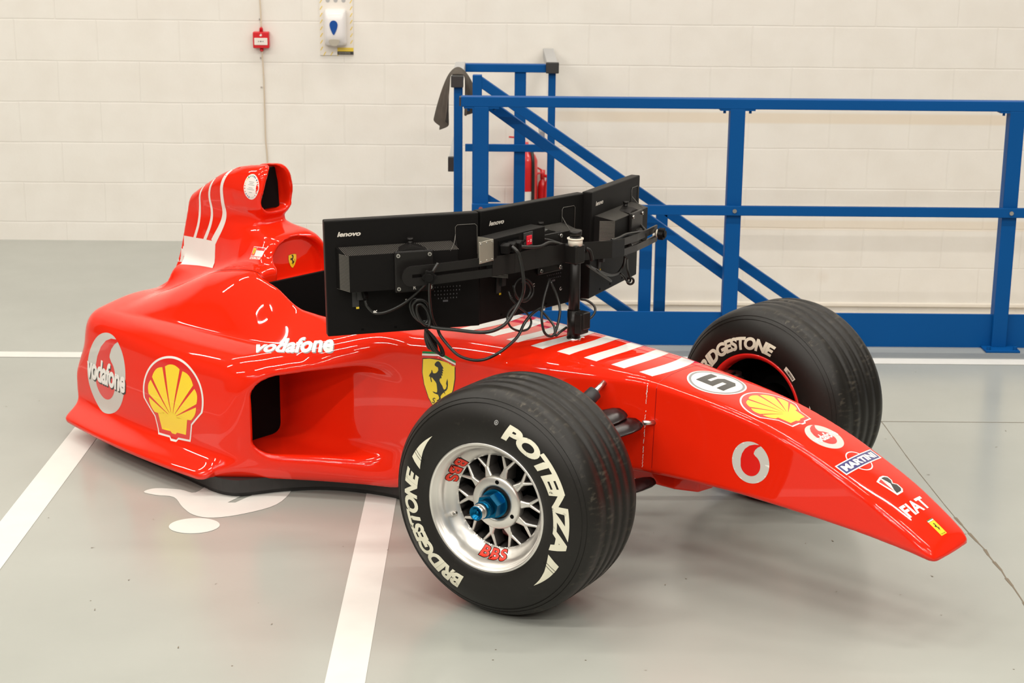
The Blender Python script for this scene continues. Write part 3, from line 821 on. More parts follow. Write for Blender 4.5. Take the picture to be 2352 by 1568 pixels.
def surface_nets(x0, x1, y0, y1, z0, z1, h, fn):
    xs = np.arange(x0, x1 + h, h, dtype=np.float32); ys = np.arange(y0, y1 + h, h, dtype=np.float32); zs = np.arange(z0, z1 + h, h, dtype=np.float32)
    F = np.empty((len(xs), len(ys), len(zs)), np.float32)
    CH = 24
    for i in range(0, len(xs), CH):
        X, Y, Z = np.meshgrid(xs[i:i + CH], ys, zs, indexing='ij')
        F[i:i + CH] = fn(X, Y, Z)
    S = F < 0
    c = S[:-1, :-1, :-1].astype(np.int8)
    cnt = np.zeros_like(c)
    for dx in (0, 1):
        for dy in (0, 1):
            for dz in (0, 1):
                cnt += S[dx:S.shape[0] - 1 + dx, dy:S.shape[1] - 1 + dy, dz:S.shape[2] - 1 + dz]
    act = (cnt > 0) & (cnt < 8)
    idx = -np.ones(act.shape, np.int32)
    ci = np.argwhere(act)
    idx[act] = np.arange(len(ci))
    acc = np.zeros((len(ci), 3)); num = np.zeros(len(ci))
    corners = [(a, b_, c_) for a in (0, 1) for b_ in (0, 1) for c_ in (0, 1)]
    for p in corners:
        for ax in range(3):
            if p[ax] == 1: continue
            q = list(p); q[ax] = 1
            fa = F[ci[:, 0] + p[0], ci[:, 1] + p[1], ci[:, 2] + p[2]]
            fb = F[ci[:, 0] + q[0], ci[:, 1] + q[1], ci[:, 2] + q[2]]
            m = (fa < 0) != (fb < 0)
            t = np.where(m, fa / np.where(m, fa - fb, 1), 0)
            pos = np.array(p, float)[None] + np.zeros((len(ci), 3)); pos[:, ax] += t
            acc[m] += pos[m]; num[m] += 1
    V = ci + acc / num[:, None]
    V = np.stack([x0 + V[:, 0] * h, y0 + V[:, 1] * h, z0 + V[:, 2] * h], 1)
    Q = []
    for ax in range(3):
        o1, o2 = [(1, 2), (2, 0), (0, 1)][ax]
        sl0 = [slice(None)] * 3; sl1 = [slice(None)] * 3
        sl0[ax] = slice(0, -1); sl1[ax] = slice(1, None)
        A_, B_ = S[tuple(sl0)], S[tuple(sl1)]
        e = np.argwhere(A_ != B_)
        e = e[(e[:, o1] > 0) & (e[:, o2] > 0) & (e[:, o1] < S.shape[o1] - 1) & (e[:, o2] < S.shape[o2] - 1)]
        ins = A_[e[:, 0], e[:, 1], e[:, 2]]
        def cell(d1, d2):
            g = e.copy(); g[:, o1] -= d1; g[:, o2] -= d2
            return idx[g[:, 0], g[:, 1], g[:, 2]]
        q = np.stack([cell(1, 1), cell(0, 1), cell(0, 0), cell(1, 0)], 1)
        q[~ins] = q[~ins][:, ::-1]
        Q.append(q)
    return V, np.concatenate(Q)

def fgrad(V, fn, e=.004):
    V = V.astype(np.float32); G = np.zeros_like(V)
    for k in range(3):
        P = V.copy(); P[:, k] += e; N_ = V.copy(); N_[:, k] -= e
        G[:, k] = fn(P[:, 0], P[:, 1], P[:, 2]) - fn(N_[:, 0], N_[:, 1], N_[:, 2])
    return G / np.maximum(np.linalg.norm(G, axis=1, keepdims=True), 1e-9)

BV, BQ = surface_nets(-2.42, 1.08, -.70, .70, .0, 1.03, 0.0085, field)
# pull vertices onto the zero level for a clean paint surface
for _ in range(2):
    g_ = fgrad(BV, field, .003); f_ = field(*(BV.astype(np.float32).T))
    gm = np.abs((field(*((BV + g_ * .003).astype(np.float32).T)) - field(*((BV - g_ * .003).astype(np.float32).T)))) / .006
    BV = BV - g_ * (np.clip(f_ / np.maximum(gm, .3), -.004, .004))[:, None]
BN = fgrad(BV, field, .006)
# (x, y-near, z) -> Blender local (y flipped); flipping reverses the winding
BV[:, 1] *= -1; BN[:, 1] *= -1
BQ = BQ[:, ::-1]
fc = BV[BQ].mean(1)
A_ = np.abs(fc[:, 1]); X_ = fc[:, 0]; Z_ = fc[:, 2]
hump_line = .515 + .10 * np.clip((-1.5 - X_) * 0 + 0, 0, 1) + np.interp(X_, [-2.3, -2.0, -1.8, -1.6, -1.45], [.0, .03, .10, .125, .13])
cls = np.zeros(len(BQ), int)                                   # 0 monocoque
cls[X_ > .093] = 1                                             # nose cone
podm = (X_ < -.90) & (A_ > .262)
cls[podm & (fc[:, 1] < 0)] = 2                                 # near sidepod (local y negative = camera side)
cls[podm & (fc[:, 1] > 0)] = 3
cls[(X_ < -1.44) & (A_ <= .262) & (Z_ > hump_line) & (A_ < .205 + 0 * X_)] = 4   # engine cover
NAMES = ['monocoque', 'nose_cone', 'sidepod', 'sidepod', 'engine_cover']
PARTS = []
for c in range(5):
    q = BQ[cls == c]
    used, inv = np.unique(q.ravel(), return_inverse=True)
    me = bpy.data.meshes.new(NAMES[c])
    me.from_pydata(BV[used].tolist(), [], inv.reshape(-1, 4).tolist())
    me.materials.append(RED)
    me.polygons.foreach_set('use_smooth', [True] * len(q))
    me.update()
    me.normals_split_custom_set_from_vertices(BN[used].tolist())
    o = bpy.data.objects.new(NAMES[c], me); COL.objects.link(o); o.parent = CAR
    PARTS.append(o)
MONO, NOSE, PODN, PODF, ENG = PARTS
BODY = BVHTree.FromPolygons([Vector(v) for v in BV.tolist()], BQ.tolist())

# ------------------------------------------------------------------ decals: thin vinyl laid on the surface
def decal(name, parent, shape, mat, origin, u, v, n, lift=.0005, grid=.0075, reach=.25, layer=0, sc=1.0, label=None):
    """shape=(verts2d, faces); origin/u/v/n in car local space; cast along -n onto the bodywork"""
    vs, fs = shape
    bm = bmesh.new()
    bvv = [bm.verts.new((a[0] * sc, a[1] * sc, 0)) for a in vs]
    for f in fs:
        try: bm.faces.new([bvv[i] for i in f])
        except ValueError: pass
    xs = [a[0] * sc for a in vs]; ys = [a[1] * sc for a in vs]
    for (lo, hi, ax) in ((min(xs), max(xs), 0), (min(ys), max(ys), 1)):
        k = math.floor(lo / grid) + 1
        while k * grid < hi:
            co = Vector((k * grid, 0, 0)) if ax == 0 else Vector((0, k * grid, 0))
            no = Vector((1, 0, 0)) if ax == 0 else Vector((0, 1, 0))
            bmesh.ops.bisect_plane(bm, geom=bm.verts[:] + bm.edges[:] + bm.faces[:], plane_co=co, plane_no=no)
            k += 1
    bmesh.ops.triangulate(bm, faces=bm.faces[:])
    origin = Vector(origin); u = Vector(u); v = Vector(v); n = Vector(n).normalized()
    bad = []; nrm = {}
    L = lift + layer * .00035
    for w in bm.verts:
        p = origin + u * w.co.x + v * w.co.y + n * reach
        hit, hn, _i, _d = BODY.ray_cast(p, -n, reach * 2.2)
        if hit is None: bad.append(w)
        else: w.co = hit
    bmesh.ops.delete(bm, geom=bad, context='VERTS')
    if not bm.faces:
        bm.free(); print('EMPTY DECAL', name); return None
    me = bpy.data.meshes.new(name); bm.to_mesh(me); bm.free()
    P = np.empty(len(me.vertices) * 3, np.float32); me.vertices.foreach_get('co', P); P = P.reshape(-1, 3)
    Q = P.copy(); Q[:, 1] *= -1
    G = fgrad(Q, field, .006); G[:, 1] *= -1
    P = P + G * L
    me.vertices.foreach_set('co', P.ravel())
    me.materials.append(mat); me.polygons.foreach_set('use_smooth', [True] * len(me.polygons)); me.update()
    # make the faces look outward
    fl_ = 0
    for pg in me.polygons: fl_ += 1 if pg.normal.dot(Vector(G[pg.vertices[0]].tolist())) > 0 else -1
    if fl_ < 0: me.flip_normals()
    me.normals_split_custom_set_from_vertices(G.tolist())
    o = bpy.data.objects.new(name, me); COL.objects.link(o); o.parent = parent
    if label: o['label'] = label
    return o
# ------------------------------------------------------------------ seam, chips, stripes and emblems on the bodywork
def loc3(x, y, z): return Vector((x, -y, z))
NEARN = Vector((0, -1, 0)); UPN = Vector((0, 0, 1)); FWD = Vector((1, 0, 0))

def pecten():
    """scallop emblem, height about 2, width about 2.05"""
    out = ellipse(1.03, 1.0, 0, .02, 60, -.27, PI + .27)
    out = [(x, y if y > -.2 else y) for x, y in out]
    out += [(-.64, -.62), (-.54, -1.07), (-.15, -1.08), (-.09, -1.15), (.09, -1.15), (.15, -1.08), (.54, -1.07), (.64, -.62)]
    inner = [(x * .95, y * .95 - .004) for x, y in out]
    ribs = []
    F_ = (0, -.56)
    edges = [-86, -60, -38, -13, 13, 38, 60, 86]
    for k in range(7):
        a0 = math.radians(edges[k] + 2.1); a1 = math.radians(edges[k + 1] - 2.1)
        def rim(a, f=1.0):
            # distance from focus to inner ellipse along direction a (from vertical)
            dx, dy = math.sin(a), math.cos(a)
            t = 0.1
            while ((F_[0] + dx * t) / .84) ** 2 + ((F_[1] + dy * t - .02) / .80) ** 2 < 1 and t < 3: t += .004
            return t * f
        c = .5 * (a0 + a1)
        pts = []
        for i in range(7):
            a = a0 + (a1 - a0) * i / 6
            bul = .965 + .035 * math.cos((i / 6 - .5) * PI)
            r_ = rim(a) * bul
            pts.append((F_[0] + math.sin(a) * r_, F_[1] + math.cos(a) * r_))
        rb = .13
        ribs.append([(F_[0] + math.sin(a0 * .9) * rb, F_[1] + math.cos(a0 * .9) * rb)] + pts + [(F_[0] + math.sin(a1 * .9) * rb, F_[1] + math.cos(a1 * .9) * rb)])
    base = [(-.50, -.50), (-.30, -.44)] + [(.17 * math.sin(a), -.56 + .17 * math.cos(a)) for a in np.linspace(-1.2, 1.2, 9)] + [(.30, -.44), (.50, -.50), (.41, -.91), (.11, -.91), (.06, -.96), (-.06, -.96), (-.11, -.91), (-.41, -.91)]
    wings = [(-.78, -.35), (-.10, -.62), (-.42, -.60)]
    return out, inner, ribs, base
def place_pecten(parent, o, u, v, n, sc, label):
    out, inner, ribs, base = pecten()
    a = decal('shell_emblem', parent, fill_poly([out]), WHITE_D, o, u, v, n, sc=sc, label=label)
    decal('emblem_field', parent, fill_poly([inner]), REDLOGO, o, u, v, n, sc=sc, layer=1)
    m = []
    fv, ff = [], []
    for r in ribs + [base]:
        vs, fs = fill_poly([r]); q = len(fv); fv += vs; ff += [tuple(i + q for i in f) for f in fs]
    decal('emblem_ribs', parent, (fv, ff), YELLOW_D, o, u, v, n, sc=sc, layer=2, label='yellow shell ribs')

def quote():
    """drop with a curled tail inside the ring"""
    body = ellipse(.52, .53, .02, -.14, 40, math.radians(60), math.radians(60 - 290))
    tail = [(-.50, .05), (-.46, .34), (-.30, .62), (-.05, .84), (.28, .93), (.55, .86), (.60, .82), (.38, .78), (.24, .66), (.18, .50), (.17, .38), (.30, .32)]
    pts = ellipse(.53, .53, 0, -.12, 48, math.radians(55), math.radians(55 - 225))
    # clockwise from upper right round the bottom to the left, then up the tail
    return pts + [(-.54, .08), (-.49, .34), (-.35, .60), (-.12, .80), (.14, .90), (.42, .93), (.50, .90), (.33, .80), (.20, .66), (.14, .50), (.14, .44), (.24, .35)]
def place_ring(parent, o, u, v, n, sc, label, word=None, wsc=1.0):
    decal('ring_emblem', parent, fill_poly([ellipse(1, 1, n=72)]), SILVER_D, o, u, v, n, sc=sc, label=label)
    decal('emblem_drop', parent, fill_poly([quote()]), REDLOGO, o, u, v, n, sc=sc, layer=1)
    if word:
        sh = fit_text(word, 2.02 * wsc, .58 * wsc, bold=.035, space=.95)
        sh2 = ([(a[0] + .035, a[1] - .035) for a in sh[0]], sh[1])
        decal('emblem_lettering_shadow', parent, sh2, BLACK_D if wsc > .9 else GREY_D, o, u, v, n, sc=sc, layer=2)
        decal('emblem_lettering', parent, sh, WHITE_D, o, u, v, n, sc=sc, layer=3)

HORSE = [(375, 466), (392, 446), (404, 440), (414, 438), (430, 446), (440, 460), (462, 486), (450, 492), (462, 506), (449, 510), (458, 526), (446, 528), (454, 545), (441, 545), (444, 566), (428, 572), (424, 590),
         (434, 606), (452, 626), (462, 646), (470, 654), (486, 644), (494, 620), (488, 600), (492, 584), (500, 560), (504, 586), (506, 610), (502, 640), (488, 660), (474, 668), (484, 690), (468, 676), (456, 686), (444, 700), (436, 714), (440, 730),
         (428, 744), (416, 752), (400, 757), (404, 747), (416, 742), (424, 728), (418, 714), (412, 704), (398, 702), (374, 698), (366, 694), (358, 686), (374, 688), (392, 690), (402, 686), (404, 668), (400, 640), (396, 618), (384, 604),
         (366, 590), (356, 580), (344, 576), (346, 594), (352, 610), (344, 616), (338, 600), (334, 580), (330, 572), (320, 574), (328, 556), (344, 536), (346, 516), (354, 522), (358, 536), (366, 542), (384, 538), (400, 528), (412, 508), (408, 488), (392, 484), (378, 478)]
def horse(flip=False):
    return [((x - 412) / 160.0 * (-1 if flip else 1), -(y - 598) / 160.0) for x, y in HORSE]
def place_shield(parent, o, u, v, n, sc, label, ribbon=True, letters=True):
    out = [(-.90, .93), (-.5, 1.01), (0, 1.03), (.5, 1.0), (.92, .90), (.93, .3), (.84, -.25), (.58, -.80), (.25, -1.2), (0, -1.38), (-.25, -1.22), (-.55, -.85), (-.82, -.25), (-.93, .3)]
    inner = [(x * .955, y * .965) for x, y in out]
    decal('shield_crest', parent, fill_poly([out]), BLACK_D, o, u, v, n, sc=sc, label=label)
    decal('crest_field', parent, fill_poly([inner]), YELLOW_D, o, u, v, n, sc=sc, layer=1)
    decal('crest_horse', parent, fill_poly([[(x * .92, y * .92 + .02) for x, y in horse()]]), BLACK_D, o, u, v, n, sc=sc, layer=2, grid=.03)
    if letters:
        for ch, dx in (('S', -.24), ('F', .26)):
            vs, fs, L = text_poly(ch, .36, .004, .25)
            decal('crest_letter', parent, ([(a[0] + dx - L / 2, a[1] - 1.02) for a in vs], fs), BLACK_D, o, u, v, n, sc=sc, layer=2)
    if ribbon:
        for k, mt in ((0, GREEN_D), (1, WHITE_D), (2, REDLOGO)):
            y = 1.25 - k * .10
            q = [(-.93, y - .02), (0, y + .10), (.93, y - .16), (.93, y - .16 - .085), (0, y + .10 - .085), (-.93, y - .02 - .085)]
            decal('crest_ribbon', parent, fill_poly([q]), mt, o, u, v, n, sc=sc, layer=1)

# near sidepod: ring emblem at the back, scallop emblem in front
us = Vector((1, 0, 0)); vs_ = Vector((0, 0, 1))
place_ring(PODN, loc3(-2.042, .55, .268), Vector((.985, -.15, 0)), vs_, Vector((-.13, -1, 0)), .143, 'silver ring emblem with a red drop on the sidepod', 'vodafone')
place_pecten(PODN, loc3(-1.607, .60, .277), Vector((1.26, 0, .09)), Vector((-.10, 0, 1.0)), NEARN, .131, 'large yellow scallop emblem edged in white')
sh = fit_text('vodafone', .290, .070, bold=.036, space=1.0)
u_ = Vector((.27, .113, .026)).normalized()
n_ = Vector((.20, -.64, .74)).normalized()
v__ = Vector((-.42, .70, .56)).normalized()
VO = loc3(-1.182, .370, .500)
decal('sidepod_lettering', PODN, ([(a[0] + .0035, a[1] - .0035) for a in sh[0]], sh[1]), GREY_D, VO, u_, v__, n_, reach=.10)
decal('sidepod_lettering', PODN, sh, WHITE_D, VO, u_, v__, n_, layer=1, reach=.10, label='white lettering above the side intake')
# crest on the hull side
place_shield(MONO, loc3(-.662, .245, .447), us, vs_, NEARN, .071, 'yellow shield crest with a black rearing horse')
# nose side ring
place_ring(NOSE, loc3(.417, .13, .392), us, vs_, NEARN, .060, 'silver ring emblem on the side of the nose')
# nose top: number, scallop, ring, bar, B mark, letters, small badge
def top_frame(x, yaw=0.0):
    z = float(pl(np.array([x], np.float32), ZT)[0]); z2 = float(pl(np.array([x + .02], np.float32), ZT)[0])
    t = Vector((.02, 0, z2 - z)).normalized(); n = Vector((-t.z, 0, t.x))
    r_ = Vector((0, 1, 0))          # towards far side (local +y)
    return Vector((x, 0, z)), t, r_, n
def topdecal(name, shape, mt, x, rot, sc=1.0, layer=0, dy=0.0, label=None, parent=None, sx=1.0):
    """rot: 0 = text reads across (baseline towards the nose tip side), text right = local +y"""
    o, t, r_, n = top_frame(x)
    ca, sa = math.cos(rot), math.sin(rot)
    u = r_ * ca + t * -sa; v = t * -ca * -1 * -1 + r_ * -sa
    v = n.cross(u)
    return decal(name, parent or NOSE, shape, mt, o + r_ * dy, u, v, n, sc=sc, layer=layer, label=label, reach=.06)
# reading direction: seen from the near side, letters stand with their feet towards the tip
R0 = 0.0
topdecal('number_disc', fill_poly([ellipse(1.0, 1.0, n=64)]), WHITE_D, .210, R0, .088, label='white disc with a black number five')
topdecal('disc_ring', fill_poly([ellipse(.94, .94, n=64), ellipse(.86, .86, n=64)]), GREY_D, .210, R0, .088, layer=1)
five = [(-.42, .52), (.44, .52), (.44, .28), (-.14, .28), (-.14, .14), (.25, .14), (.46, .02), (.46, -.40), (.26, -.54), (-.44, -.54), (-.44, -.28), (.14, -.28), (.14, -.12), (-.42, -.12)]
topdecal('number_five', fill_poly([[(x * 1.05, y * 1.05) for x, y in five]]), BLACK_D, .210, R0, .088, layer=2)
def top_pecten(x, sc, rot):
    out, inner, ribs, base = pecten()
    topdecal('shell_emblem', fill_poly([out]), WHITE_D, x, rot, sc, label='yellow scallop emblem on top of the nose')
    topdecal('emblem_field', fill_poly([inner]), REDLOGO, x, rot, sc, layer=1)
    fv, ff = [], []
    for r in ribs + [base]:
        vs, fs = fill_poly([r]); q = len(fv); fv += vs; ff += [tuple(i + q for i in f) for f in fs]
    topdecal('emblem_ribs', (fv, ff), YELLOW_D, x, rot, sc, layer=2)
top_pecten(.402, .094, R0)
topdecal('ring_emblem', fill_poly([ellipse(1, 1, n=64)]), SILVER_D, .572, R0, .058, label='silver ring emblem on top of the nose')
topdecal('emblem_drop', fill_poly([quote()]), REDLOGO, .572, R0, .058, layer=1)
wd = fit_text('vodafone', 2.0, .50, bold=.03)
topdecal('emblem_lettering', wd, WHITE_D, .572, R0, .058, layer=2)
topdecal('bar_circle', fill_poly([ellipse(1.0, 1.0, n=64), ellipse(.91, .91, n=64)]), WHITE_D, .684, R0, .041)
topdecal('bar_edge', fill_poly([[(-2.42, -.50), (2.42, -.50), (2.42, .50), (-2.42, .50)]]), WHITE_D, .684, R0, .041, layer=1, label='navy lettering bar')
topdecal('bar_field', fill_poly([[(-2.30, -.41), (2.30, -.41), (2.30, .41), (-2.30, .41)]]), NAVY_D, .684, R0, .041, layer=2)
topdecal('bar_lettering', fit_text('MARTINI', 4.2, .56, bold=.05), WHITE_D, .684, R0, .041, layer=3)
# B mark: white edged slanted tile with black B
tile = [(-.95, .78), (-.12, 1.0), (.35, .98), (.72, .75), (.70, .30), (.46, .08), (.78, -.20), (.74, -.72), (.40, -.95), (-.52, -.98)]
topdecal('letter_tile', fill_poly([[(x * 1.08, y * 1.08) for x, y in tile]]), WHITE_D, .784, R0, .034, label='white edged tile with a black letter B')
topdecal('tile_field', fill_poly([[(-.82, .72), (-.30, .86), (-.42, -.62)]]), REDLOGO, .784, R0, .034, layer=1)
bl = [(-.12, .92), (.32, .90), (.62, .72), (.60, .34), (.28, .06), (.66, -.20), (.64, -.66), (.34, -.86), (-.38, -.88), (-.16, -.1), (.02, .1), (.05, .40), (-.10, .60)]
topdecal('tile_letter', fill_poly([bl]), BLACK_D, .784, R0, .034, layer=2)
topdecal('tile_slash', fill_poly([[(-.30, .78), (-.14, .80), (.10, .10), (-.36, -.60), (-.30, -.1), (-.12, .12)]]), WHITE_D, .784, R0, .034, layer=3)
topdecal('nose_lettering', fit_text('FIAT', .122, .042, bold=.035, space=1.05), WHITE_D, .861, R0, 1.0, label='white four letter wordmark')
topdecal('badge', fill_poly([[(-.55, -1), (.55, -1), (.55, .72), (-.55, .72)]]), YELLOW_D, .928, R0, .028, label='small yellow badge with black horse')
topdecal('badge_green', fill_poly([[(-.55, .90), (.0, .90), (.55, .90), (.55, 1.0), (-.55, 1.0)]]), GREEN_D, .928, R0, .028)
topdecal('badge_white', fill_poly([[(-.55, .76), (.55, .76), (.55, .90), (-.55, .90)]]), WHITE_D, .928, R0, .028)
topdecal('badge_horse', fill_poly([[(x * .45, y * .5) for x, y in horse()]]), BLACK_D, .928, R0, .028, layer=1)
topdecal('badge_lettering', ([(a[0], a[1] - .83) for a in fit_text('Ferrari', .8, .18)[0]], fit_text('Ferrari', .8, .18)[1]), BLACK_D, .928, R0, .028, layer=1)

# white bars across the top of the hull
def bar_shape(w, hw, bow):
    a = [(y, bow * (1 - (y / hw) ** 2) + w / 2) for y in np.linspace(-hw, hw, 13)]
    b_ = [(y, bow * (1 - (y / hw) ** 2) - w / 2) for y in np.linspace(hw, -hw, 13)]
    return a + b_
for k in range(8):
    x = .035 - k * .098
    hw = .110 + .006 * min(k, 4)
    topdecal('white_bar', fill_poly([bar_shape(.047, hw, -.026)]), WHITE_D, x, 0, 1.0, dy=.0, parent=MONO)

# engine cover stripes: three curved lines and a solid band at the foot of the spine
def eng_decal(name, loops, mt, layer=0, label=None):
    return decal(name, ENG, fill_poly(loops), mt, Vector((0, 0, 0)), Vector((1, 0, 0)), Vector((0, 0, 1)), NEARN, layer=layer, reach=.6, label=label, grid=.018)
def ribbon2(pts, w):
    P = []
    n = len(pts)
    E_ = [pts[0]] + pts + [pts[-1]]
    for i in range(1, n):
        for k in range(6):
            t = k / 6
            p0, p1, p2, p3 = E_[i - 1], E_[i], E_[i + 1], E_[min(i + 2, n + 1)]
            P.append(tuple(0.5 * ((2 * p1[c]) + (-p0[c] + p2[c]) * t + (2 * p0[c] - 5 * p1[c] + 4 * p2[c] - p3[c]) * t * t + (-p0[c] + 3 * p1[c] - 3 * p2[c] + p3[c]) * t ** 3) for c in (0, 1)))
    P.append(pts[-1])
    a, b_ = [], []
    for i, p in enumerate(P):
        q = P[min(i + 1, len(P) - 1)]; r_ = P[max(i - 1, 0)]
        dx, dy = q[0] - r_[0], q[1] - r_[1]; L = math.hypot(dx, dy) or 1
        ww = w[0] + (w[1] - w[0]) * i / (len(P) - 1)
        a.append((p[0] - dy / L * ww / 2, p[1] + dx / L * ww / 2)); b_.append((p[0] + dy / L * ww / 2, p[1] - dx / L * ww / 2))
    return a + b_[::-1]
eng_decal('cover_stripe', [ribbon2([(-1.800, .995), (-1.838, .955), (-1.860, .905), (-1.860, .840), (-1.858, .800), (-1.878, .750), (-1.915, .695)], (.009, .034))], WHITE_D, label='white curved stripe')
eng_decal('cover_stripe', [ribbon2([(-1.895, .955), (-1.925, .915), (-1.946, .865), (-1.938, .800), (-1.950, .745), (-1.980, .692)], (.007, .019))], WHITE_D, label='white curved stripe')
eng_decal('cover_stripe', [ribbon2([(-1.980, .910), (-2.008, .860), (-2.015, .810), (-2.025, .745), (-2.050, .686)], (.006, .016))], WHITE_D, label='white curved stripe')
eng_decal('cover_band', [[(-2.19, .684), (-1.898, .702), (-1.893, .660), (-1.880, .612), (-2.30, .572)]], WHITE_D, label='solid white band at the foot of the engine cover')
# round souvenir sticker ringed with flags
ST = (-1.694, .925)
eng_decal('round_sticker', [ellipse(.038, .044, ST[0], ST[1], 40)], WHITE_D, label='round white sticker ringed with tiny flags')
rs = random.Random(11)
FL_ = [REDLOGO, NAVY_D, GREEN_D, YELLOW_D, REDLOGO, DBLUE, SILVER_D, REDLOGO]
for q in range(8):
    loops = []
    for t in range(3):
        a = 2 * PI * (q * 3 + t * 1.0) / 24 + rs.uniform(-.05, .05)
        cx, cy = ST[0] + .0325 * math.cos(a), ST[1] + .0375 * math.sin(a)
        w, h = .0036, .0026
        ca, sa = math.cos(a + rs.uniform(-.6, .6)), math.sin(a)
        loops.append([(cx - w * ca, cy - w * sa), (cx + h * sa, cy - h * ca), (cx + w * ca, cy + w * sa), (cx - h * sa, cy + h * ca)])
    fv, ff = [], []
    for lp in loops:
        vs, fs = fill_poly([lp]); k_ = len(fv); fv += vs; ff += [tuple(i + k_ for i in f) for f in fs]
    decal('sticker_flags', ENG, (fv, ff), FL_[q], Vector((0, 0, 0)), Vector((1, 0, 0)), Vector((0, 0, 1)), NEARN, layer=1, reach=.6, grid=.02)
for q, wln in enumerate((.026, .020, .032, .0, .022, .036, .0, .016)):
    if wln:
        z = ST[1] + .018 - q * .0052
        eng_decal('sticker_print', [[(ST[0] - wln / 2, z), (ST[0] + wln / 2, z), (ST[0] + wln / 2, z - .0012), (ST[0] - wln / 2, z - .0012)]], GREY_D, layer=1)
# driver name plate
nu = Vector((1, .02, 0)).normalized(); nn_ = Vector((-.10, -.82, .56)).normalized(); nv = nn_.cross(nu); nv = nv if nv.z > 0 else -nv
NP = loc3(-1.607, .152, .716)
def tagd(loops, mt, layer): decal('name_plate', ENG, fill_poly(loops), mt, NP, nu, nv, nn_, layer=layer, reach=.08, grid=.02)
tagd([[(-.034, -.010), (.034, -.010), (.034, .026), (-.034, .026)]], WHITE_D, 0)
tagd([[(-.032, -.008), (-.012, -.008), (-.012, .024), (-.032, .024)]], REDLOGO, 1)
tagd([[(-.010, .013), (.032, .013), (.032, .024), (-.010, .024)]], REDLOGO, 1)
tagd([[(-.029, .020), (-.015, .020), (-.015, .006), (-.022, -.006), (-.029, .006)]], YELLOW_D, 2)
tagd([[(x * .005 - .022, y * .007 + .008) for x, y in horse()]], BLACK_D, 3)
decal('name_lettering', ENG, ([(a[0], a[1] - .017) for a in fit_text('SCHUMACHER', .068, .010, bold=.04)[0]], fit_text('SCHUMACHER', .068, .010, bold=.04)[1]), WHITE_D, NP, nu, nv, nn_, layer=0, reach=.08)
place_shield(ENG, Vector((-1.5, .0, .668)), Vector((0, 1, 0)), Vector((0, 0, 1)), Vector((1, 0, 0)), .021, 'small yellow shield crest behind the seat', ribbon=False, letters=False)

# fine joint line round the nose cone and the open seam at the foot of the engine cover
def seam(name, parent, pts, w, mat=REDDARK):
    m = MB()
    for i in range(len(pts) - 1):
        (a, na), (b_, nb_) = pts[i], pts[i + 1]
        d = (b_ - a)
        if d.length > .03: continue
        s1 = d.normalized().cross(na) * w
        m.add([a + s1 + na * .0005, a - s1 + na * .0005, b_ - s1 + nb_ * .0005, b_ + s1 + nb_ * .0005], [(0, 1, 2, 3)])
    m.build(name, mat, parent, normals_fix=False)
sp_ = []
for q in range(90):
    t = q / 89 * PI * 1.0
    c0 = Vector((.093, 0, .42)); d_ = Vector((0, -math.cos(t - .0) , math.sin(t)))
    d_ = Vector((0, -math.cos(t * 1.5 - PI * .25), math.sin(t * 1.5 - PI * .25)))
    h_, n_2, _i, _d = BODY.ray_cast(c0 + d_ * .5, -d_, .6)
    if h_: sp_.append((h_, n_2))
seam('nose_joint', NOSE, sp_, .0009)
sp_ = []
for q in range(60):
    x = -1.80 + q * .0058; yn = .215 + .02 * math.sin(q / 59 * PI)
    h_, n_2, _i, _d = BODY.ray_cast(loc3(x, yn, 1.2), Vector((0, 0, -1)), 1.5)
    if h_: sp_.append((h_, n_2))
seam('cover_joint', ENG, sp_, .0012, SLOT)

# ------------------------------------------------------------------ floor plank, cockpit liner, intake plates
m = MB()
pk = [(-2.10, .455), (-1.9, .51), (-1.6, .545), (-1.34, .578), (-1.28, .562), (-1.19, .42), (-1.10, .32), (-1.0, .265), (-.85, .225), (-.6, .215), (-.45, .20)]
pk = [(x_, float(y_)) for x_, y_ in zip(np.linspace(-2.10, -.45, 90), pl(np.linspace(-2.10, -.45, 90).astype(np.float32), pk))]
poly = [(x, -y) for x, y in pk] + [(x, y) for x, y in reversed(pk)]
def inset(pts, d): return [(x - (d if x > -1.4 else -d * .5), y - math.copysign(d, y)) for x, y in pts]
m.prism(poly, .018, .062); m.prism(inset(poly, .012), 0.0, .018)
m.build('floor_plank', PLANK, CAR)
m = MB(); m.box(-1.36, -1.325, -.592, -.585, .026, .031) if False else None
m = MB()
def liner():
    xs = [-1.495, -1.45, -1.35, -1.25, -1.15, -1.05, -1.0, -.96]
    hw = np.interp(xs, [-1.6, -1.45, -1.2, -.9, -.6], [.228, .224, .211, .200, .165])
    rim = np.interp(xs, [-1.5, -1.42, -1.28, -1.16, -1.0, -.6], [.600, .590, .530, .515, .515, .515])
    vs = []
    for x, w, zt in zip(xs, hw, rim):
        w -= .004
        vs += [(x, -w, zt), (x, -w, .20), (x, -w + .06, .14), (x, w - .06, .14), (x, w, .20), (x, w, zt)]
    fs = []
    for i in range(len(xs) - 1):
        for k in range(5): fs.append((i * 6 + k, i * 6 + k + 1, (i + 1) * 6 + k + 1, (i + 1) * 6 + k))
    m.add(vs, fs)
    m.box(-1.494, -1.480, -.222, .222, .14, .632)
    m.add([vs[-6 + k] for k in range(6)], [(0, 1, 2, 3, 4, 5)])
liner()
m.build('cockpit_liner', LINER, CAR, normals_fix=False)
m = MB(); m.prism([(-.048, .840), (.048, .840), (.043, .93), (.03, .985), (-.03, .985), (-.043, .93)], 1.690, 1.700, mat=Matrix(((0, 0, -1, 0), (1, 0, 0, 0), (0, 1, 0, 0), (0, 0, 0, 1)))); m.build('airbox_duct', LINER, CAR)
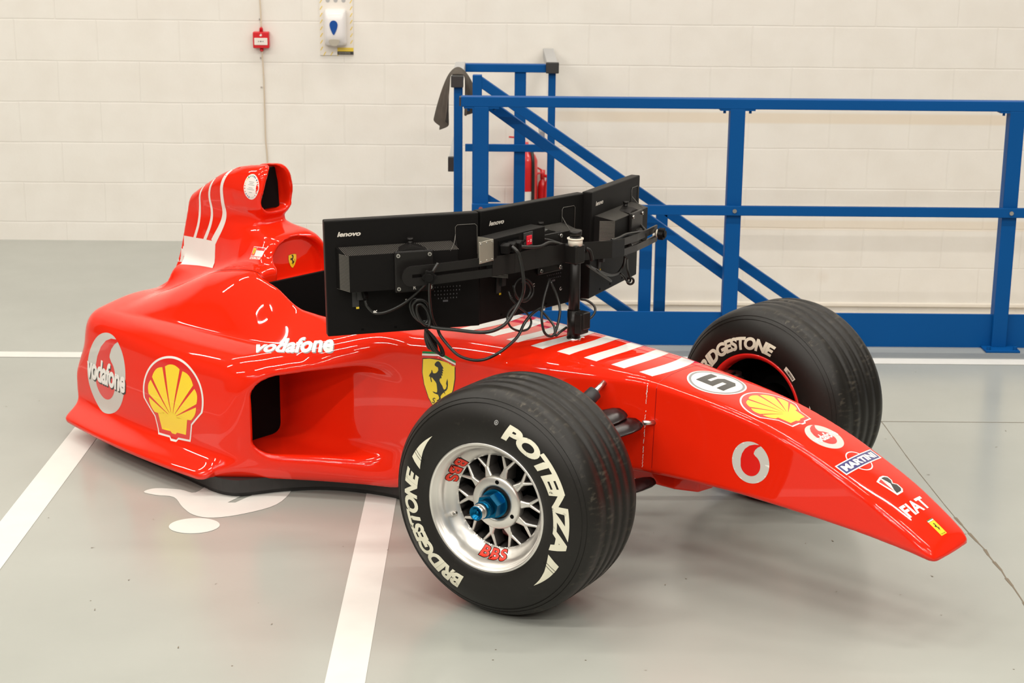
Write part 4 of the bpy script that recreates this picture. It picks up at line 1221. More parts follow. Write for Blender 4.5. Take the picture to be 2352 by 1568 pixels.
for s in (-1, 1):
    m = MB(); m.box(-1.380, -1.365, s * .24, s * .500, .14, .415); m.build('radiator_plate', LINER, CAR)
# intake-side strip of engine cover joint, fastener
m = MB(); m.cyl((-1.505, -.205, .635), (-1.503, -.213, .640), .007, n=16); m.build('fastener', DARKCAP, CAR)

# keel under the nose joint
m = MB()
kk = [(-.35, .045), (-.30, .075), (.05, .085), (.13, .085), (.20, .06), (.21, 0)]
kp = [(x, y) for x, y in kk] + [(x, -y) for x, y in reversed(kk[:-1])]
m.prism(kp, .232, .29)
o = m.build('keel', RED, CAR); bv = o.modifiers.new('b', 'BEVEL'); bv.width = .006; bv.segments = 3

# nose joint line and chipped paint beside it
m = MB()
rs = random.Random(5)
def onbody(x, y, z, n):
    hit, hn, i_, d_ = BODY.ray_cast(loc3(x, y, z) + Vector(n) * .2, -Vector(n), .5)
    return hit, hn
pts = []
z = .552
while z > .300:
    h, hn = onbody(.062 + rs.uniform(-.0012, .0012), .2, z, NEARN)
    if h: pts.append((h, hn))
    z -= .004
for i in range(len(pts) - 1):
    if rs.random() < .32 and i > 12: continue
    w = rs.uniform(.0004, .0012) * (1.7 if i < 8 else 1)
    a, na = pts[i]; b_, nb_ = pts[i + 1]
    m.add([a + na * .001 + Vector((-w, 0, 0)), a + na * .001 + Vector((w, 0, 0)), b_ + nb_ * .001 + Vector((w, 0, 0)), b_ + nb_ * .001 + Vector((-w, 0, 0))], [(0, 1, 2, 3)])
m.build('paint_chips', WHITE_D, MONO, normals_fix=False)

# ------------------------------------------------------------------ front wheels
def R_prof(r, prof):
    for (o0, r0), (o1, r1) in zip(prof, prof[1:]):
        if min(r0, r1) <= r <= max(r0, r1) and abs(r1 - r0) > 1e-6:
            return o0 + (o1 - o0) * (r - r0) / (r1 - r0)
    return prof[0][0]
TR, TW = .325, .31
SIDE = [(-.012, .172), (.000, .179), (.006, .190), (.0095, .205), (.0105, .225), (.008, .245), (.002, .265), (-.007, .283), (-.018, .298), (-.026, .306)]
TREAD = [(-.034, .3125), (-.040, .3165), (-.055, .321)]
def tread_profile():
    p = []
    n_g = 4
    y = -.055
    centres = [-.088, -.133, -.178, -.223]
    def rad(o):  # gently crowned tread
        c = (-o - TW / 2) / (TW / 2)
        return TR - .006 * abs(c) ** 2.5
    for c in centres:
        p += [(c + .0085, rad(c + .0085)), (c + .0065, rad(c) - .0030), (c - .0065, rad(c) - .0030), (c - .0085, rad(c - .0085))]
    return p
def polar_text(m, shape, prof, rin, ang0, mi, lift=.0009, cw=True, width=None, flip=False):
    """shape scaled: x along arc in metres (at rmid), y radial in metres; ang0 = start angle clockwise from top seen from outside"""
    vs, fs = shape
    bm = bmesh.new(); bv = [bm.verts.new((a[0], a[1], 0)) for a in vs]
    for f in fs:
        try: bm.faces.new([bv[i] for i in f])
        except ValueError: pass
    xs = [a[0] for a in vs]; k = min(xs) + .01
    while k < max(xs):
        bmesh.ops.bisect_plane(bm, geom=bm.verts[:] + bm.edges[:] + bm.faces[:], plane_co=(k, 0, 0), plane_no=(1, 0, 0)); k += .01
    ys = [a[1] for a in vs]; k = min(ys) + .012
    while k < max(ys):
        bmesh.ops.bisect_plane(bm, geom=bm.verts[:] + bm.edges[:] + bm.faces[:], plane_co=(0, k, 0), plane_no=(0, 1, 0)); k += .012
    bm.verts.index_update()
    out = []
    rmid = rin + .022
    for v in bm.verts:
        r = rin + v.co.y if not flip else rin - v.co.y
        a = ang0 + (v.co.x / rmid) * (1 if not flip else -1)
        off = R_prof(r, prof) + lift
        out.append((r * math.sin(a), -off, r * math.cos(a)))
    m.add(out, [tuple(q.index for q in f.verts) for f in bm.faces], mi, True)
    bm.free()

def swoosh(L, w):
    return [(0, 0), (.0, w), (L * .3, w * .98), (L * .65, w * .78), (L, w * .55), (L * .6, w * .42), (L * .3, w * .15)]
def make_tyre(near):
    m = MB()
    prof = SIDE + TREAD + tread_profile()
    inner = [(-TW - o, r) for (o, r) in reversed(SIDE + TREAD)]
    full = prof + inner
    mis = [0] * (len(SIDE) - 1) + [1] * (len(full) - 2 * len(SIDE) + 1) + [0] * (len(SIDE) - 1) + [0]
    m.lathe(full, n=144, mis=mis[:len(full) - 1] + [0])
    # fine moulding rings on the shoulder
    for rr, oo in ((.292, -.0125), (.302, -.0215)):
        m.lathe([(oo - .0004, rr - .0007), (oo + .0014, rr), (oo - .0004, rr + .0007)], n=144)
    if near:
        vs, fs, L = text_poly('BRIDGESTONE', 1.0, .05, .25, .92)
        arc = math.radians(89) * .244
        hgt = max(v[1] for v in vs)
        polar_text(m, ([(v[0] / L * arc, v[1] / hgt * .044) for v in vs], fs), SIDE, .221, math.radians(-163), 2)
        # oversized first letter reaches lower
        vs, fs, L = text_poly('POTENZA', 1.0, .055, .18, .95)
        arc = math.radians(95) * .244; hgt = max(v[1] for v in vs)
        polar_text(m, ([(v[0] / L * arc, v[1] / hgt * .042) for v in vs], fs), SIDE, .220, math.radians(14), 2)
        sw = [(0, .001), (.008, .020), (.016, .040), (.035, .0385), (.060, .035), (.085, .030), (.112, .024), (.085, .0215), (.055, .016), (.028, .008)]
        for a_ in (-70, 113):
            vs, fs = fill_poly([sw]); polar_text(m, (vs, fs), SIDE, .220, math.radians(a_), 2)
            for q in (.024, .032):
                vs, fs = fill_poly([[(q, 0), (q + .0016, 0), (q + .010, .04), (q + .0084, .04)]]); polar_text(m, (vs, fs), SIDE, .219, math.radians(a_), 0, lift=.0013)
        vs, fs = fill_poly([ellipse(.0065, .0065, 0, 0, 24), ellipse(.005, .005, 0, 0, 24)]); polar_text(m, (vs, fs), SIDE, .252, math.radians(8), 3)
        vs, fs = fit_text('B', .004, .006, bold=.05); polar_text(m, (vs, fs), SIDE, .252, math.radians(8), 3)
    else:
        # letters on the face turned to the car; same polar frame mirrored by the object's turn
        vs, fs, L = text_poly('BRIDGESTONE', 1.0, .05, .22, .92)
        arc = math.radians(92) * .222; hgt = max(v[1] for v in vs)
        polar_text(m, ([(v[0] / L * arc, v[1] / hgt * .040) for v in vs], fs), SIDE, .198, math.radians(-72), 2)
        vs, fs, L = text_poly('POTENZA', 1.0, .055, .18, .95)
        arc = math.radians(92) * .222; hgt = max(v[1] for v in vs)
        polar_text(m, ([(v[0] / L * arc, v[1] / hgt * .040) for v in vs], fs), SIDE, .198, math.radians(105), 2)
        sw = [(0, .001), (.007, .018), (.014, .036), (.035, .034), (.060, .030), (.095, .022), (.060, .016), (.028, .008)]
        vs, fs = fill_poly([[(.085 - a, b_) for a, b_ in sw]]); polar_text(m, (vs, fs), SIDE, .205, math.radians(78), 2)
        vs, fs = fill_poly([[(0, 0), (.052, 0), (.052, .017), (0, .017)]]); polar_text(m, (vs, fs), SIDE, .192, math.radians(37), 4)
        rs = random.Random(2); x = .012
        while x < .046:
            w = rs.choice([.0007, .0012, .0018])
            vs, fs = fill_poly([[(x, .004), (x + w, .004), (x + w, .013), (x, .013)]]); polar_text(m, (vs, fs), SIDE, .192, math.radians(37), 5, lift=.0014)
            x += w + rs.choice([.0008, .0014])
    return m

def make_wheel(near, cx, cy, z, steer, label):
    """wheel mesh: origin on the axle at the visible side face; visible face looks along local -Y"""
    m = MB()
    # rim: rolled lip, dished barrel, spoke ring
    lip = [(-.016, .172), (-.004, .1795), (.001, .1835), (.004, .1825), (.0045, .1785), (.001, .1745), (-.006, .1715), (-.010, .168), (-.012, .165)]
    barrel = [(-.012, .165), (-.030, .160), (-.040, .156), (-.052, .143), (-.060, .134), (-.066, .131)]
    if near:
        m.lathe(lip, 0, n=128)
        m.lathe(barrel, 0, n=128)
        m.lathe([(-.066, .131), (-.135, .128), (-.14, .160), (-TW + .01, .168), (-TW, .183), (-TW - .004, .176), (-TW + .015, .150), (-.16, .140)], 1, n=96)
        m.lathe([(-.17, .0005), (-.17, .135)], 2, n=64)
        # hub disc
        m.lathe([(-.048, .050), (-.048, .070), (-.052, .0745), (-.058, .0760), (-.075, .0760), (-.085, .06)], 0, n=96)
        m.lathe([(-.053, .046), (-.048, .0495), (-.048, .052)], 0, n=96)
        m.lathe([(-.060, .044), (-.053, .047)], 1, n=64)
        m.lathe([(-.062, .0005), (-.062, .046)], 1, n=48)
        for k in range(3):
            a = math.radians(8 + 96 * k / 1.0) if k else math.radians(8)
            a = math.radians([8, 62, 172][k] if False else [5, 118, 240][k])
            c = Vector((.061 * math.sin(a), .0476, .061 * math.cos(a)))
            m.cyl(c, c + Vector((0, -.0006, 0)), .006, 2, n=16)
        # ten Y spokes
        def seg(p0, p1, w0, w1, d0, d1, depth):
            # p: (radius, angle) ; spoke segment box tapering, front face rounded by a ridge
            def P(r, a, o): return Vector((r * math.sin(a), -o, r * math.cos(a)))
            A_, B_ = P(p0[0], p0[1], 0), P(p1[0], p1[1], 0)
            d = (B_ - A_).normalized(); s_ = d.cross(Vector((0, 1, 0))).normalized()
            ring = []
            N_ = 5
            for i in range(N_ + 1):
                t = i / N_
                c = A_.lerp(B_, t); w = w0 + (w1 - w0) * t; o = d0 + (d1 - d0) * t
                ring.append([c + s_ * w + Vector((0, depth - o, 0)), c + s_ * w * .95 + Vector((0, .004 - o, 0)), c + s_ * w * .55 + Vector((0, .0008 - o, 0)), c + Vector((0, -o, 0)), c - s_ * w * .55 + Vector((0, .0008 - o, 0)), c - s_ * w * .95 + Vector((0, .004 - o, 0)), c - s_ * w + Vector((0, depth - o, 0))])
            vs = [v for r in ring for v in r]
            for i in range(N_):
                for k in range(6):
                    m.add([vs[i * 7 + k], vs[i * 7 + k + 1], vs[(i + 1) * 7 + k + 1], vs[(i + 1) * 7 + k]], [(0, 1, 2, 3)], 1 if k in (0, 5) else 0, True)
        for k in range(10):
            a = 2 * PI * k / 10 + math.radians(13)
            seg((.068, a), (.101, a), .0110, .0075, -.056, -.062, .05)
            for s_ in (-1, 1):
                seg((.066, a + s_ * .10), (.100, a), .0080, .0055, -.055, -.062, .05)
                seg((.096, a), (.133, a + s_ * .155), .0058, .0042, -.062, -.066, .045)
        # lettering on the dish
        dish = [(-.030, .160), (-.040, .156), (-.052, .143), (-.060, .134), (-.066, .131)]
        for a_ in (180, -60, 60):
            vs, fs, L = text_poly('BBS', 1.0, .035, 0, 1.12); hgt = max(v[1] for v in vs)
            W_ = .098
            bg, bf, L2 = text_poly('BBS', 1.0, .066, 0, 1.12); h2 = max(v[1] for v in bg); h0 = min(v[1] for v in bg)
            s2 = W_ / L
            polar_text(m, ([((v[0] - .031) * s2 * 1.0 - W_ / 2, v[1] / hgt * .0235) for v in bg], bf), dish, .1575, math.radians(a_), 2, lift=.0012, flip=True)
            polar_text(m, ([(v[0] * s2 - W_ / 2, v[1] / hgt * .0235) for v in vs], fs), dish, .1575, math.radians(a_), 3, lift=.0018, flip=True)
        mats = [RIMAL, RIMDARK, SLOT, BBSRED]
    else:
        m.lathe([(-.014, .176), (-.002, .182), (.003, .181), (.003, .176), (-.002, .168), (-.010, .163), (-.030, .161)], 0, n=128)
        m.lathe([(-.030, .161), (-.10, .155), (-.14, .150), (-.22, .148), (-TW, .175)], 1, n=96)
        m.lathe([(-.20, .149), (-.195, .10), (-.17, .085), (-.13, .08), (-.128, .0005)], 1, n=64)
        mats = [RIMRED, SLOT]
    w = m.build('front_wheel', mats, CAR)
    w.location = loc3(cx, cy, z); w.rotation_euler = (0, 0, steer)
    w['label'] = label
    ty = make_tyre(near).build('tyre', [RUB_SIDE, RUB_TREAD, LETTER, GREYCAP, COLLAR, SLOT], w)
    return w
w1 = make_wheel(True, -.019, .766, TR, .145, 'near front wheel with silver mesh spokes')
w2 = make_wheel(False, .0215, -.515, TR, -.05, 'far front wheel showing its red inner rim')
# centre nut
m = MB()
hexp = [(.031 * math.cos(PI / 3 * k + .3), .031 * math.sin(PI / 3 * k + .3)) for k in range(6)]
RX = Matrix.Rotation(PI / 2, 4, 'X')
m.cyl((0, .052, 0), (0, .040, 0), .0395, 0, n=48)
m.prism(hexp, .040 - .08, .022 - 0 + 0, mat=Matrix.Identity(4)) if False else None
m.prism([(x * 1.12, y * 1.12) for x, y in hexp], -.040, -.006, 0, mat=RX)
m.cyl((0, -.000, 0), (0, -.024, 0), .024, 0, n=40)
m.cyl((0, -.024, 0), (0, -.036, 0), .0215, 1, n=40)
m.cyl((0, -.036, 0), (0, -.050, 0), .0205, 1, n=40, cap=False)
m.lathe([(.050, .0205), (.051, .0165), (.040, .0155), (.040, .0005)], 0, n=40)
m.lathe([(.0401, .0055), (.046, .005), (.046, .0005)], 0, n=24)
nut = m.build('wheel_nut', [NUTBLUE, STEEL], w1)
m = MB(); a = math.radians(-113)
c = Vector((.140 * math.sin(a), .050, .140 * math.cos(a)))
m.cyl(c, c + Vector((0, -.012, 0)), .006, n=16); m.cyl(c + Vector((0, -.012, 0)), c + Vector((0, -.024, 0)), .0035, n=12)
m.build('valve', STEEL, w1)
# hub behind the far wheel
m = MB(); m.cyl((0, .14, 0), (0, -.02, 0), .06, n=32); m.build('hub', SUSP, w2)

# ------------------------------------------------------------------ suspension
def blade(name, a, b, chord, thick, twist=0.0, mat=SUSP, tail=1.0, label=None):
    """flattened aerofoil arm from a to b (car coords x, y-near, z)"""
    a, b = loc3(*a), loc3(*b)
    d = (b - a); L = d.length; d.normalize()
    fw = (FWD - d * FWD.dot(d)).normalized(); up = d.cross(fw)
    fw2 = fw * math.cos(twist) + up * math.sin(twist); up2 = d.cross(fw2)
    m = MB(); n = 20; vs = []
    st = [(0, .55), (.05, .8), (.15, .95), (.3, 1), (.7, 1), (.9, .9), (1, .6)]
    for t, s_ in st:
        for k in range(n):
            an = 2 * PI * k / n
            vs.append(a + d * (L * t) + fw2 * (math.cos(an) * chord / 2 * s_) + up2 * (math.sin(an) * thick / 2 * (1 if math.cos(an) > 0 else .8)))
    m.add(vs, [(i * n + k, i * n + (k + 1) % n, (i + 1) * n + (k + 1) % n, (i + 1) * n + k) for i in range(len(st) - 1) for k in range(n)], 0, True)
    m.add(vs[:n], [tuple(range(n))]); m.add(vs[-n:], [tuple(reversed(range(n)))])
    o = m.build(name, mat, CAR)
    if label: o['label'] = label
    return o
for s in (1, -1):
    wy = .50
    wx = -.045
    blade('upper_wishbone', (.060, s * .175, .447), (wx + .01, s * wy, .42), .080, .013, -.30)
    blade('upper_wishbone', (.010, s * .185, .470), (wx - .02, s * wy, .435), .078, .013, -.30)
    blade('lower_wishbone', (.085, s * .13, .262), (wx + .01, s * wy, .235), .06, .018, -.3)
    blade('lower_wishbone', (-.38, s * .20, .245), (wx - .02, s * wy, .235), .040, .018, .1)
    m = MB(); m.cyl(loc3(.092, s * .138, .444), loc3(.072, s * .172, .4465), .0075, n=16); m.build('wishbone_pin', STEEL, CAR)
    m = MB(); m.cyl(loc3(-.075, s * .165, .540), loc3(-.082, s * .215, .512), .0085, n=16); m.build('push_rod_pin', STEEL, CAR)
    m = MB(); m.cyl(loc3(-.080, s * .205, .516), loc3(-.086, s * .245, .492), .022, r2=.024, n=20); m.cyl(loc3(-.086, s * .245, .492), loc3(-.09, s * .50, .30), .016, n=20)
    m.build('push_rod', BOOT, CAR)
    m = MB(); m.cyl(loc3(wx, s * .49, .22), loc3(wx, s * .49, .44), .03, n=16); m.build('upright', SUSP, CAR)
# ================================================================== the three monitors, their bracket and cables
# local frame of the car: x forward, y = -near
def mon_frame(pa, pb, ztop_a, tilt):
    """pa = outer/left bottom corner line in car coords (x, ynear); panel runs pa->pb"""
    a = Vector((pa[0], -pa[1], 0)); b = Vector((pb[0], -pb[1], 0))
    u = (b - a).normalized(); n = Vector((-u.y, u.x, 0))
    if n.x < 0: n = -n
    m = Matrix((u, -n, Vector((0, 0, 1)))).transposed().to_4x4()      # local: x along, -y outward (towards camera side), z up
    if u.cross(-n).z < 0: m = Matrix((u, -n, Vector((0, 0, 1)))).transposed().to_4x4()
    m.translation = Vector((a.x, a.y, ztop_a))
    return CARM @ m @ Matrix.Rotation(-tilt, 4, 'Y')
H_M, T_M = .348, .034
def monitor(mtx, label, W_M=.512):
    """origin: top-left corner of the back face as seen from the camera; x right, z up, -y to the viewer"""
    o = empty('monitor', (0, 0, 0), 0, label, 'monitor', 'black monitors seen from behind')
    o.matrix_world = mtx
    m = MB(); m.box(0, W_M, 0, T_M, -H_M, 0, bev=.004); m.build('back_panel', PLASTIC, o)
    m = MB(); m.box(.012, W_M - .012, T_M, T_M + .0012, -H_M + .02, -.012); m.build('screen', SCREEN, o)
    # vented electronics box
    bx0, bx1, bz0, bz1, bd_ = .060, min(.392, W_M - .08), -.204, -.096, .060
    m = MB()
    fr = .030
    vs = [(bx0 - fr, 0, bz0 + .002), (bx1 + fr * .4, 0, bz0 + .002), (bx1 + fr * .4, 0, bz1 + .016), (bx0 - fr, 0, bz1 + .016),
          (bx0, -bd_, bz0), (bx1, -bd_, bz0), (bx1, -bd_, bz1), (bx0, -bd_, bz1)]
    m.add(vs, [(4, 5, 6, 7), (0, 1, 5, 4), (1, 2, 6, 5), (2, 3, 7, 6), (3, 0, 4, 7)])
    m.build('electronics_box', PLASTIC, o)
    m = MB()
    n = 26
    for k in range(n):                           # vent louvres on the left bevel
        z = bz0 + (bz1 - bz0) * (k + .5) / n; h = .0011
        m.add([(bx0 - fr + .001, -.0015, z - h), (bx0 - .0005, -bd_ - .0006, z - h), (bx0 - .0005, -bd_ - .0006, z + h), (bx0 - fr + .001, -.0015, z + h + .0006)], [(0, 1, 2, 3)])
    for k in range(66):                          # and along the top
        x = bx0 - .02 + (bx1 - bx0 + .015) * k / 66; h = .0014
        m.add([(x, -.002, bz1 + .0160), (x + h, -.002, bz1 + .0160), (x + h + .012, -bd_, bz1 + .0010), (x + .012, -bd_, bz1 + .0010)], [(0, 1, 2, 3)])
    m.build('vent_louvres', simple_cached('louvre_grey', (0.13, 0.12, 0.105, 1), .5), o)
    # cable cover outline (rounded tongue) at the upper right
    m = MB()
    pts = [(.392, -.0012, -.125), (.392, -.0012, -.040), (.398, -.0012, -.034), (.452, -.0012, -.034), (.458, -.0012, -.040), (.458, -.0012, -.125)]
    m.tube(pts, .0011, smoothp=False, n=6)
    m.tube([(.362, -bd_ - .001, bz1 - .002), (.380, -.03, bz1 + .012), (.392, -.0012, -.062)], .0012, n=6)
    m.build('cover_seam', simple_cached('seam_grey', (0.10, 0.095, 0.085, 1), .4), o)
    # mounting plate with four screws
    m = MB(); m.box(.192, .308, -bd_ - .012, -bd_, -.212, -.089, bev=.004)
    m.build('mount_plate', PLASTIC_G, o)
    for (x, z) in ((.202, -.101), (.296, -.101), (.202, -.200), (.296, -.200)):
        m = MB(); m.cyl((x, -bd_ - .012, z), (x, -bd_ - .017, z), .0058, n=20); m.cyl((x, -bd_ - .0172, z), (x, -bd_ - .0176, z), .003, mi=1, n=10)
        m.build('screw', [STEEL, DARKCAP], o)
    m = MB(); m.cyl((.248, -.030, -.084), (.248, -.030, -.064), .0075, n=16); m.cyl((.248, -.030, -.066), (.248, -.030, -.058), .0095, n=16)
    m.add([(.215, -.02, -.085), (.248, -.02, -.072), (.285, -.02, -.085), (.205, -bd_, -.092), (.248, -bd_, -.078), (.295, -bd_, -.092)], [(0, 1, 4, 3), (1, 2, 5, 4), (3, 4, 5), (0, 2, 1)])
    m.build('release_catch', PLASTIC_G, o)
    vs, fs = fit_text('lenovo', .070, .014, bold=.035, shear=.22) if False else fit_text('lenovo', .070, .0145, bold=.04, shear=.25)
    m = MB(); m.add([(v[0] + .072, -.0009, v[1] - .042) for v in vs], fs); m.build('lettering', LOGO_SILVER, o, normals_fix=False)
    # rating label, bottom feet slots
    m = MB(); rs = random.Random(6)
    for r in range(4):
        for c in range(9):
            if rs.random() < .85:
                x = .325 + c * .0095 + rs.uniform(-.001, .001); z = -.222 - r * .0115; w = rs.uniform(.002, .0035)
                m.add([(x, -.0009, z), (x + w, -.0009, z), (x + w, -.0009, z + .004), (x, -.0009, z + .004)], [(0, 1, 2, 3)])
    m.add([(.35, -.0009, -.266), (.366, -.0009, -.266), (.366, -.0009, -.260), (.35, -.0009, -.260)], [(0, 1, 2, 3)])
    m.build('rating_label', LOGO_DIM, o, normals_fix=False)
    m = MB()
    for x in (.10, .20, .32): m.box(x, x + .008, -.0008, .001, -H_M + .012, -H_M + .018)
    m.build('clip_slots', SLOT, o)
    m = MB(); m.box(.0705, .0725, -bd_ - .0006, -bd_, bz0 + .012, bz0 + .02); m.build('lock_mark', LOGO_SILVER, o) if False else None
    m = MB(); m.box(.075, .095, -.004, -.0006, -.262, -.213); m.box(.088, .106, -.014, -.001, -.240, -.214); m.build('socket_block', DARKCAP, o)
    m = MB(); m.box(.086, .095, -.005, -.0042, -.268, -.262); m.build('yellow_tag', YELLOW_D, o)
    return o
_C = {}
def simple_cached(name, col, rough):
    if name not in _C: _C[name] = simple(name, col, rough)
    return _C[name]
MLm = mon_frame((-.742, .652), (-.475, .27), 1.004, math.radians(1.0))
MCm = mon_frame((-.475, .262), (-.475, -.25), 1.014, math.radians(-1.0))
MRm = mon_frame((-.449, -.250), (-.588, -.708), 1.010, math.radians(-1.6))
monitor(MLm, 'black monitor back nearest the camera, left of the three', .464)
monitor(MCm, 'middle black monitor back behind the black pole and power strip')
monitor(MRm, 'right hand black monitor back turned away, beside the bracket end knob', .478)

def cl(x, y, z): return CARM @ loc3(x, y, z)
# ------------------------------------------------------------------ stand: pole and slotted bracket arms
ST_ = empty('monitor_stand', CARM @ loc3(-.32, 0, .60), PSI, 'black pole stand with curved slotted arms carrying the monitors on the car nose', 'monitor stand')
SINV = (Matrix.Translation(CARM @ loc3(-.32, 0, .60)) @ Matrix.Rotation(PSI, 4, 'Z')).inverted()
def sl(x, y, z): return SINV @ (CARM @ loc3(x, y, z))
m = MB(); m.cyl(sl(-.32, 0, .592), sl(-.32, 0, .925), .0175, n=40); m.cyl(sl(-.32, 0, .925), sl(-.32, 0, .940), .0195, n=40)
m.build('pole', PLASTIC_G, ST_)
m = MB(); m.cyl(sl(-.32, 0, .588), sl(-.32, 0, .604), .0235, n=40); m.cyl(sl(-.345, -.012, .597), sl(-.30, -.03, .597), .004, n=12); m.build('base_clamp', STEEL, ST_)
m = MB(); m.cyl(sl(-.32, 0, .60), sl(-.32, 0, .69), .0205, n=36); m.build('lower_sleeve', PLASTIC_G, ST_)
m = MB(); m.box(.016, .052, -.018, .018, .035, .090, bev=.005); m.box(.020, .046, -.024, .016, .022, .086, bev=.003)
m.build('cable_clip', PLASTIC_G, ST_)
m = MB(); m.cyl(sl(-.32, 0, .893), sl(-.32, 0, .915), .0225, n=40); m.cyl(sl(-.32, 0, .912), sl(-.32, 0, .916), .0255, n=40); m.build('collar', COLLAR, ST_)
def arm_plate(name, path, h, t, slot=None):
    """vertical plate following path (car coords x,y,z centre), with slot interval by arclength fraction"""
    m = MB()
    P = [sl(*p) for p in path]
    n = len(P)
    for i in range(n - 1):
        a, b_ = P[i], P[i + 1]
        d = (b_ - a); d.z = 0; d.normalize(); s_ = Vector((-d.y, d.x, 0)) * (t / 2)
        for (lo, hi) in ([(-h / 2, h / 2)] if not slot or not slot[i] else [(-h / 2, -.0055), (.0055, h / 2)]):
            vs = []
            for p in (a, b_):
                vs += [p + s_ + Vector((0, 0, lo)), p - s_ + Vector((0, 0, lo)), p - s_ + Vector((0, 0, hi)), p + s_ + Vector((0, 0, hi))]
            m.add(vs, [(0, 1, 2, 3), (7, 6, 5, 4), (0, 4, 5, 1), (1, 5, 6, 2), (2, 6, 7, 3), (3, 7, 4, 0)])
    return m.build(name, PLASTIC_G, ST_)
def rounded_end(name, c, d, h, t, slot_to):
    """rounded arm end: flat bar end with semicircle and slot"""
    pass
ya = [(-.346, .020, .868), (-.348, .16, .872), (-.355, .25, .872), (-.378, .324, .870), (-.431, .399, .862), (-.480, .470, .855), (-.516, .521, .852)]
arm_plate('bracket_arm', ya, .060, .006, [0, 0, 0, 1, 1, 1])
m = MB()
A0, A1 = sl(*ya[-1]), sl(*ya[-2]); dd = (A0 - A1).normalized(); nn2 = Vector((-dd.y, dd.x, 0)).normalized()
vs = []
for k in range(13):
    a = -PI / 2 + PI * k / 12
    for s_ in (-.003, .003):
        vs.append(A0 + dd * (.030 * math.cos(a)) + Vector((0, 0, .030 * math.sin(a))) + nn2 * s_)
m.add(vs, [(2 * k, 2 * k + 2, 2 * k + 3, 2 * k + 1) for k in range(12)] + [tuple(2 * k for k in range(13)), tuple(2 * k + 1 for k in reversed(range(13)))])
m.build('arm_end', PLASTIC_G, ST_)
yb = [(-.352, -.020, .862), (-.350, -.10, .856), (-.345, -.22, .844), (-.355, -.30, .838), (-.390, -.42, .830), (-.430, -.54, .825), (-.455, -.625, .824)]
arm_plate('bracket_arm', yb, .056, .006, [0, 0, 0, 1, 1, 1])
m = MB(); m.box(-.036, .022, -.022, .022, .238, .296, bev=.005); m.build('clamp_block', PLASTIC_G, ST_)
# upper flange of the arms catches the light
m = MB(); P = [sl(x - .012, y, z + .0305) for x, y, z in ya[:4]]
m.build('dummy', PLASTIC_G, ST_) if False else None
for (p, nm) in ((sl(-.484, .478, .852), 'left'), (sl(-.450, -.612, .825), 'right')):
    m = MB(); out = Vector((.62, -.78, 0)) if nm == 'left' else Vector((.80, .25, 0)).normalized()
    q = p
    m.cyl(q, q + out * .012, .008, n=16)
    lob = [((.019 + .0028 * math.cos(6 * t)) * math.cos(t), (.019 + .0028 * math.cos(6 * t)) * math.sin(t)) for t in [2 * PI * k / 48 for k in range(48)]]
    zax = out.normalized(); xax = zax.cross(Vector((0, 0, 1))).normalized(); yax = zax.cross(xax)
    mt = Matrix((xax, yax, zax)).transposed().to_4x4(); mt.translation = q + out * .012
    m.prism(lob, 0, .018, mat=mt); m.cyl(q + out * .030, q + out * .036, .012, n=20)
    m.build('clamp_knob', PLASTIC, ST_)
m = MB(); q = sl(-.450, -.612, .825) + Vector((.80, .25, 0)).normalized() * .004
m.cyl(q, q + Vector((.80, .25, 0)).normalized() * .006, .014, n=24); m.build('nylon_washer', COLLAR, ST_)
m = MB(); q = sl(-.325, -.045, .868); m.cyl(q, q + Vector((.012, .0, 0)), .006, n=12); m.tube([q + Vector((.012, 0, .01)), q + Vector((.02, .01, .0)), q + Vector((.022, .02, -.03))], .006); m.build('locking_lever', PLASTIC_G, ST_)
for a_, b_ in (((-.551, .433, .850), (-.484, .478, .854)), ((-.425, 0, .862), (-.350, 0, .866)), ((-.478, -.505, .838), (-.415, -.500, .832))):
    m = MB(); m.cyl(sl(*a_), sl(*b_), .024, n=20, r2=.014); m.build('arm_joint', PLASTIC_G, ST_)

# ------------------------------------------------------------------ power strip with switch and plugs
PS = empty('power_strip', cl(-.388, .215, .918), PSI - PI / 2, 'black power strip with bright metal end plate and red switch on the bracket', 'power strip')
# local: x along towards far side, -y outward (car forward), z up ; x=0 near end
PS.matrix_world = CARM @ Matrix.Translation(loc3(-.372, .330, .923)) @ Matrix.Rotation(PI / 2, 4, 'Z') @ Matrix.Rotation(math.radians(-1.0), 4, 'Y')
m = MB(); m.box(0, .245, -.001, .055, -.030, .030, bev=.002); m.build('casing', PLASTIC, PS)
m = MB(); m.box(-.062, .001, -.004, -.0015, -.033, .031, bev=.001); m.box(-.002, .001, -.004, .055, -.033, .031)
m.build('end_plate', ALU, PS)
for (x, z) in ((-.056, .025), (-.030, .025), (-.005, .025), (-.056, -.028), (-.030, -.028), (-.005, -.028)):
    m = MB(); m.cyl((x, -.004, z), (x, -.0058, z), .0032, n=14); m.build('rivet', STEEL, PS)
m = MB(); m.box(.025, .118, -.003, -.001, -.024, .020); m.build('socket_panel', SLOT, PS)
m = MB(); m.box(.140, .182, -.005, -.001, -.020, .026, bev=.001); m.build('switch_frame', DARKCAP, PS)
m = MB(); m.box(.150, .174, -.0085, -.005, -.012, .016, bev=.001); m.build('rocker_switch', SWRED, PS)
m = MB(); vs, fs = fill_poly([ellipse(.0034, .0046, .168, 0, 24), ellipse(.0020, .0030, .168, 0, 24)]); m.add([(v[0], -.0088, v[1]) for v in vs], fs); m.add([(.1525, -.0088, -.0008), (.159, -.0088, -.0008), (.159, -.0088, .0010), (.1525, -.0088, .0010)], [(0, 1, 2, 3)])
m.build('switch_marks', WHITE_D, PS, normals_fix=False)
def pw(x, y, z):
    return PS.matrix_world @ Vector((x, y, z))
bpy.context.view_layer.update()

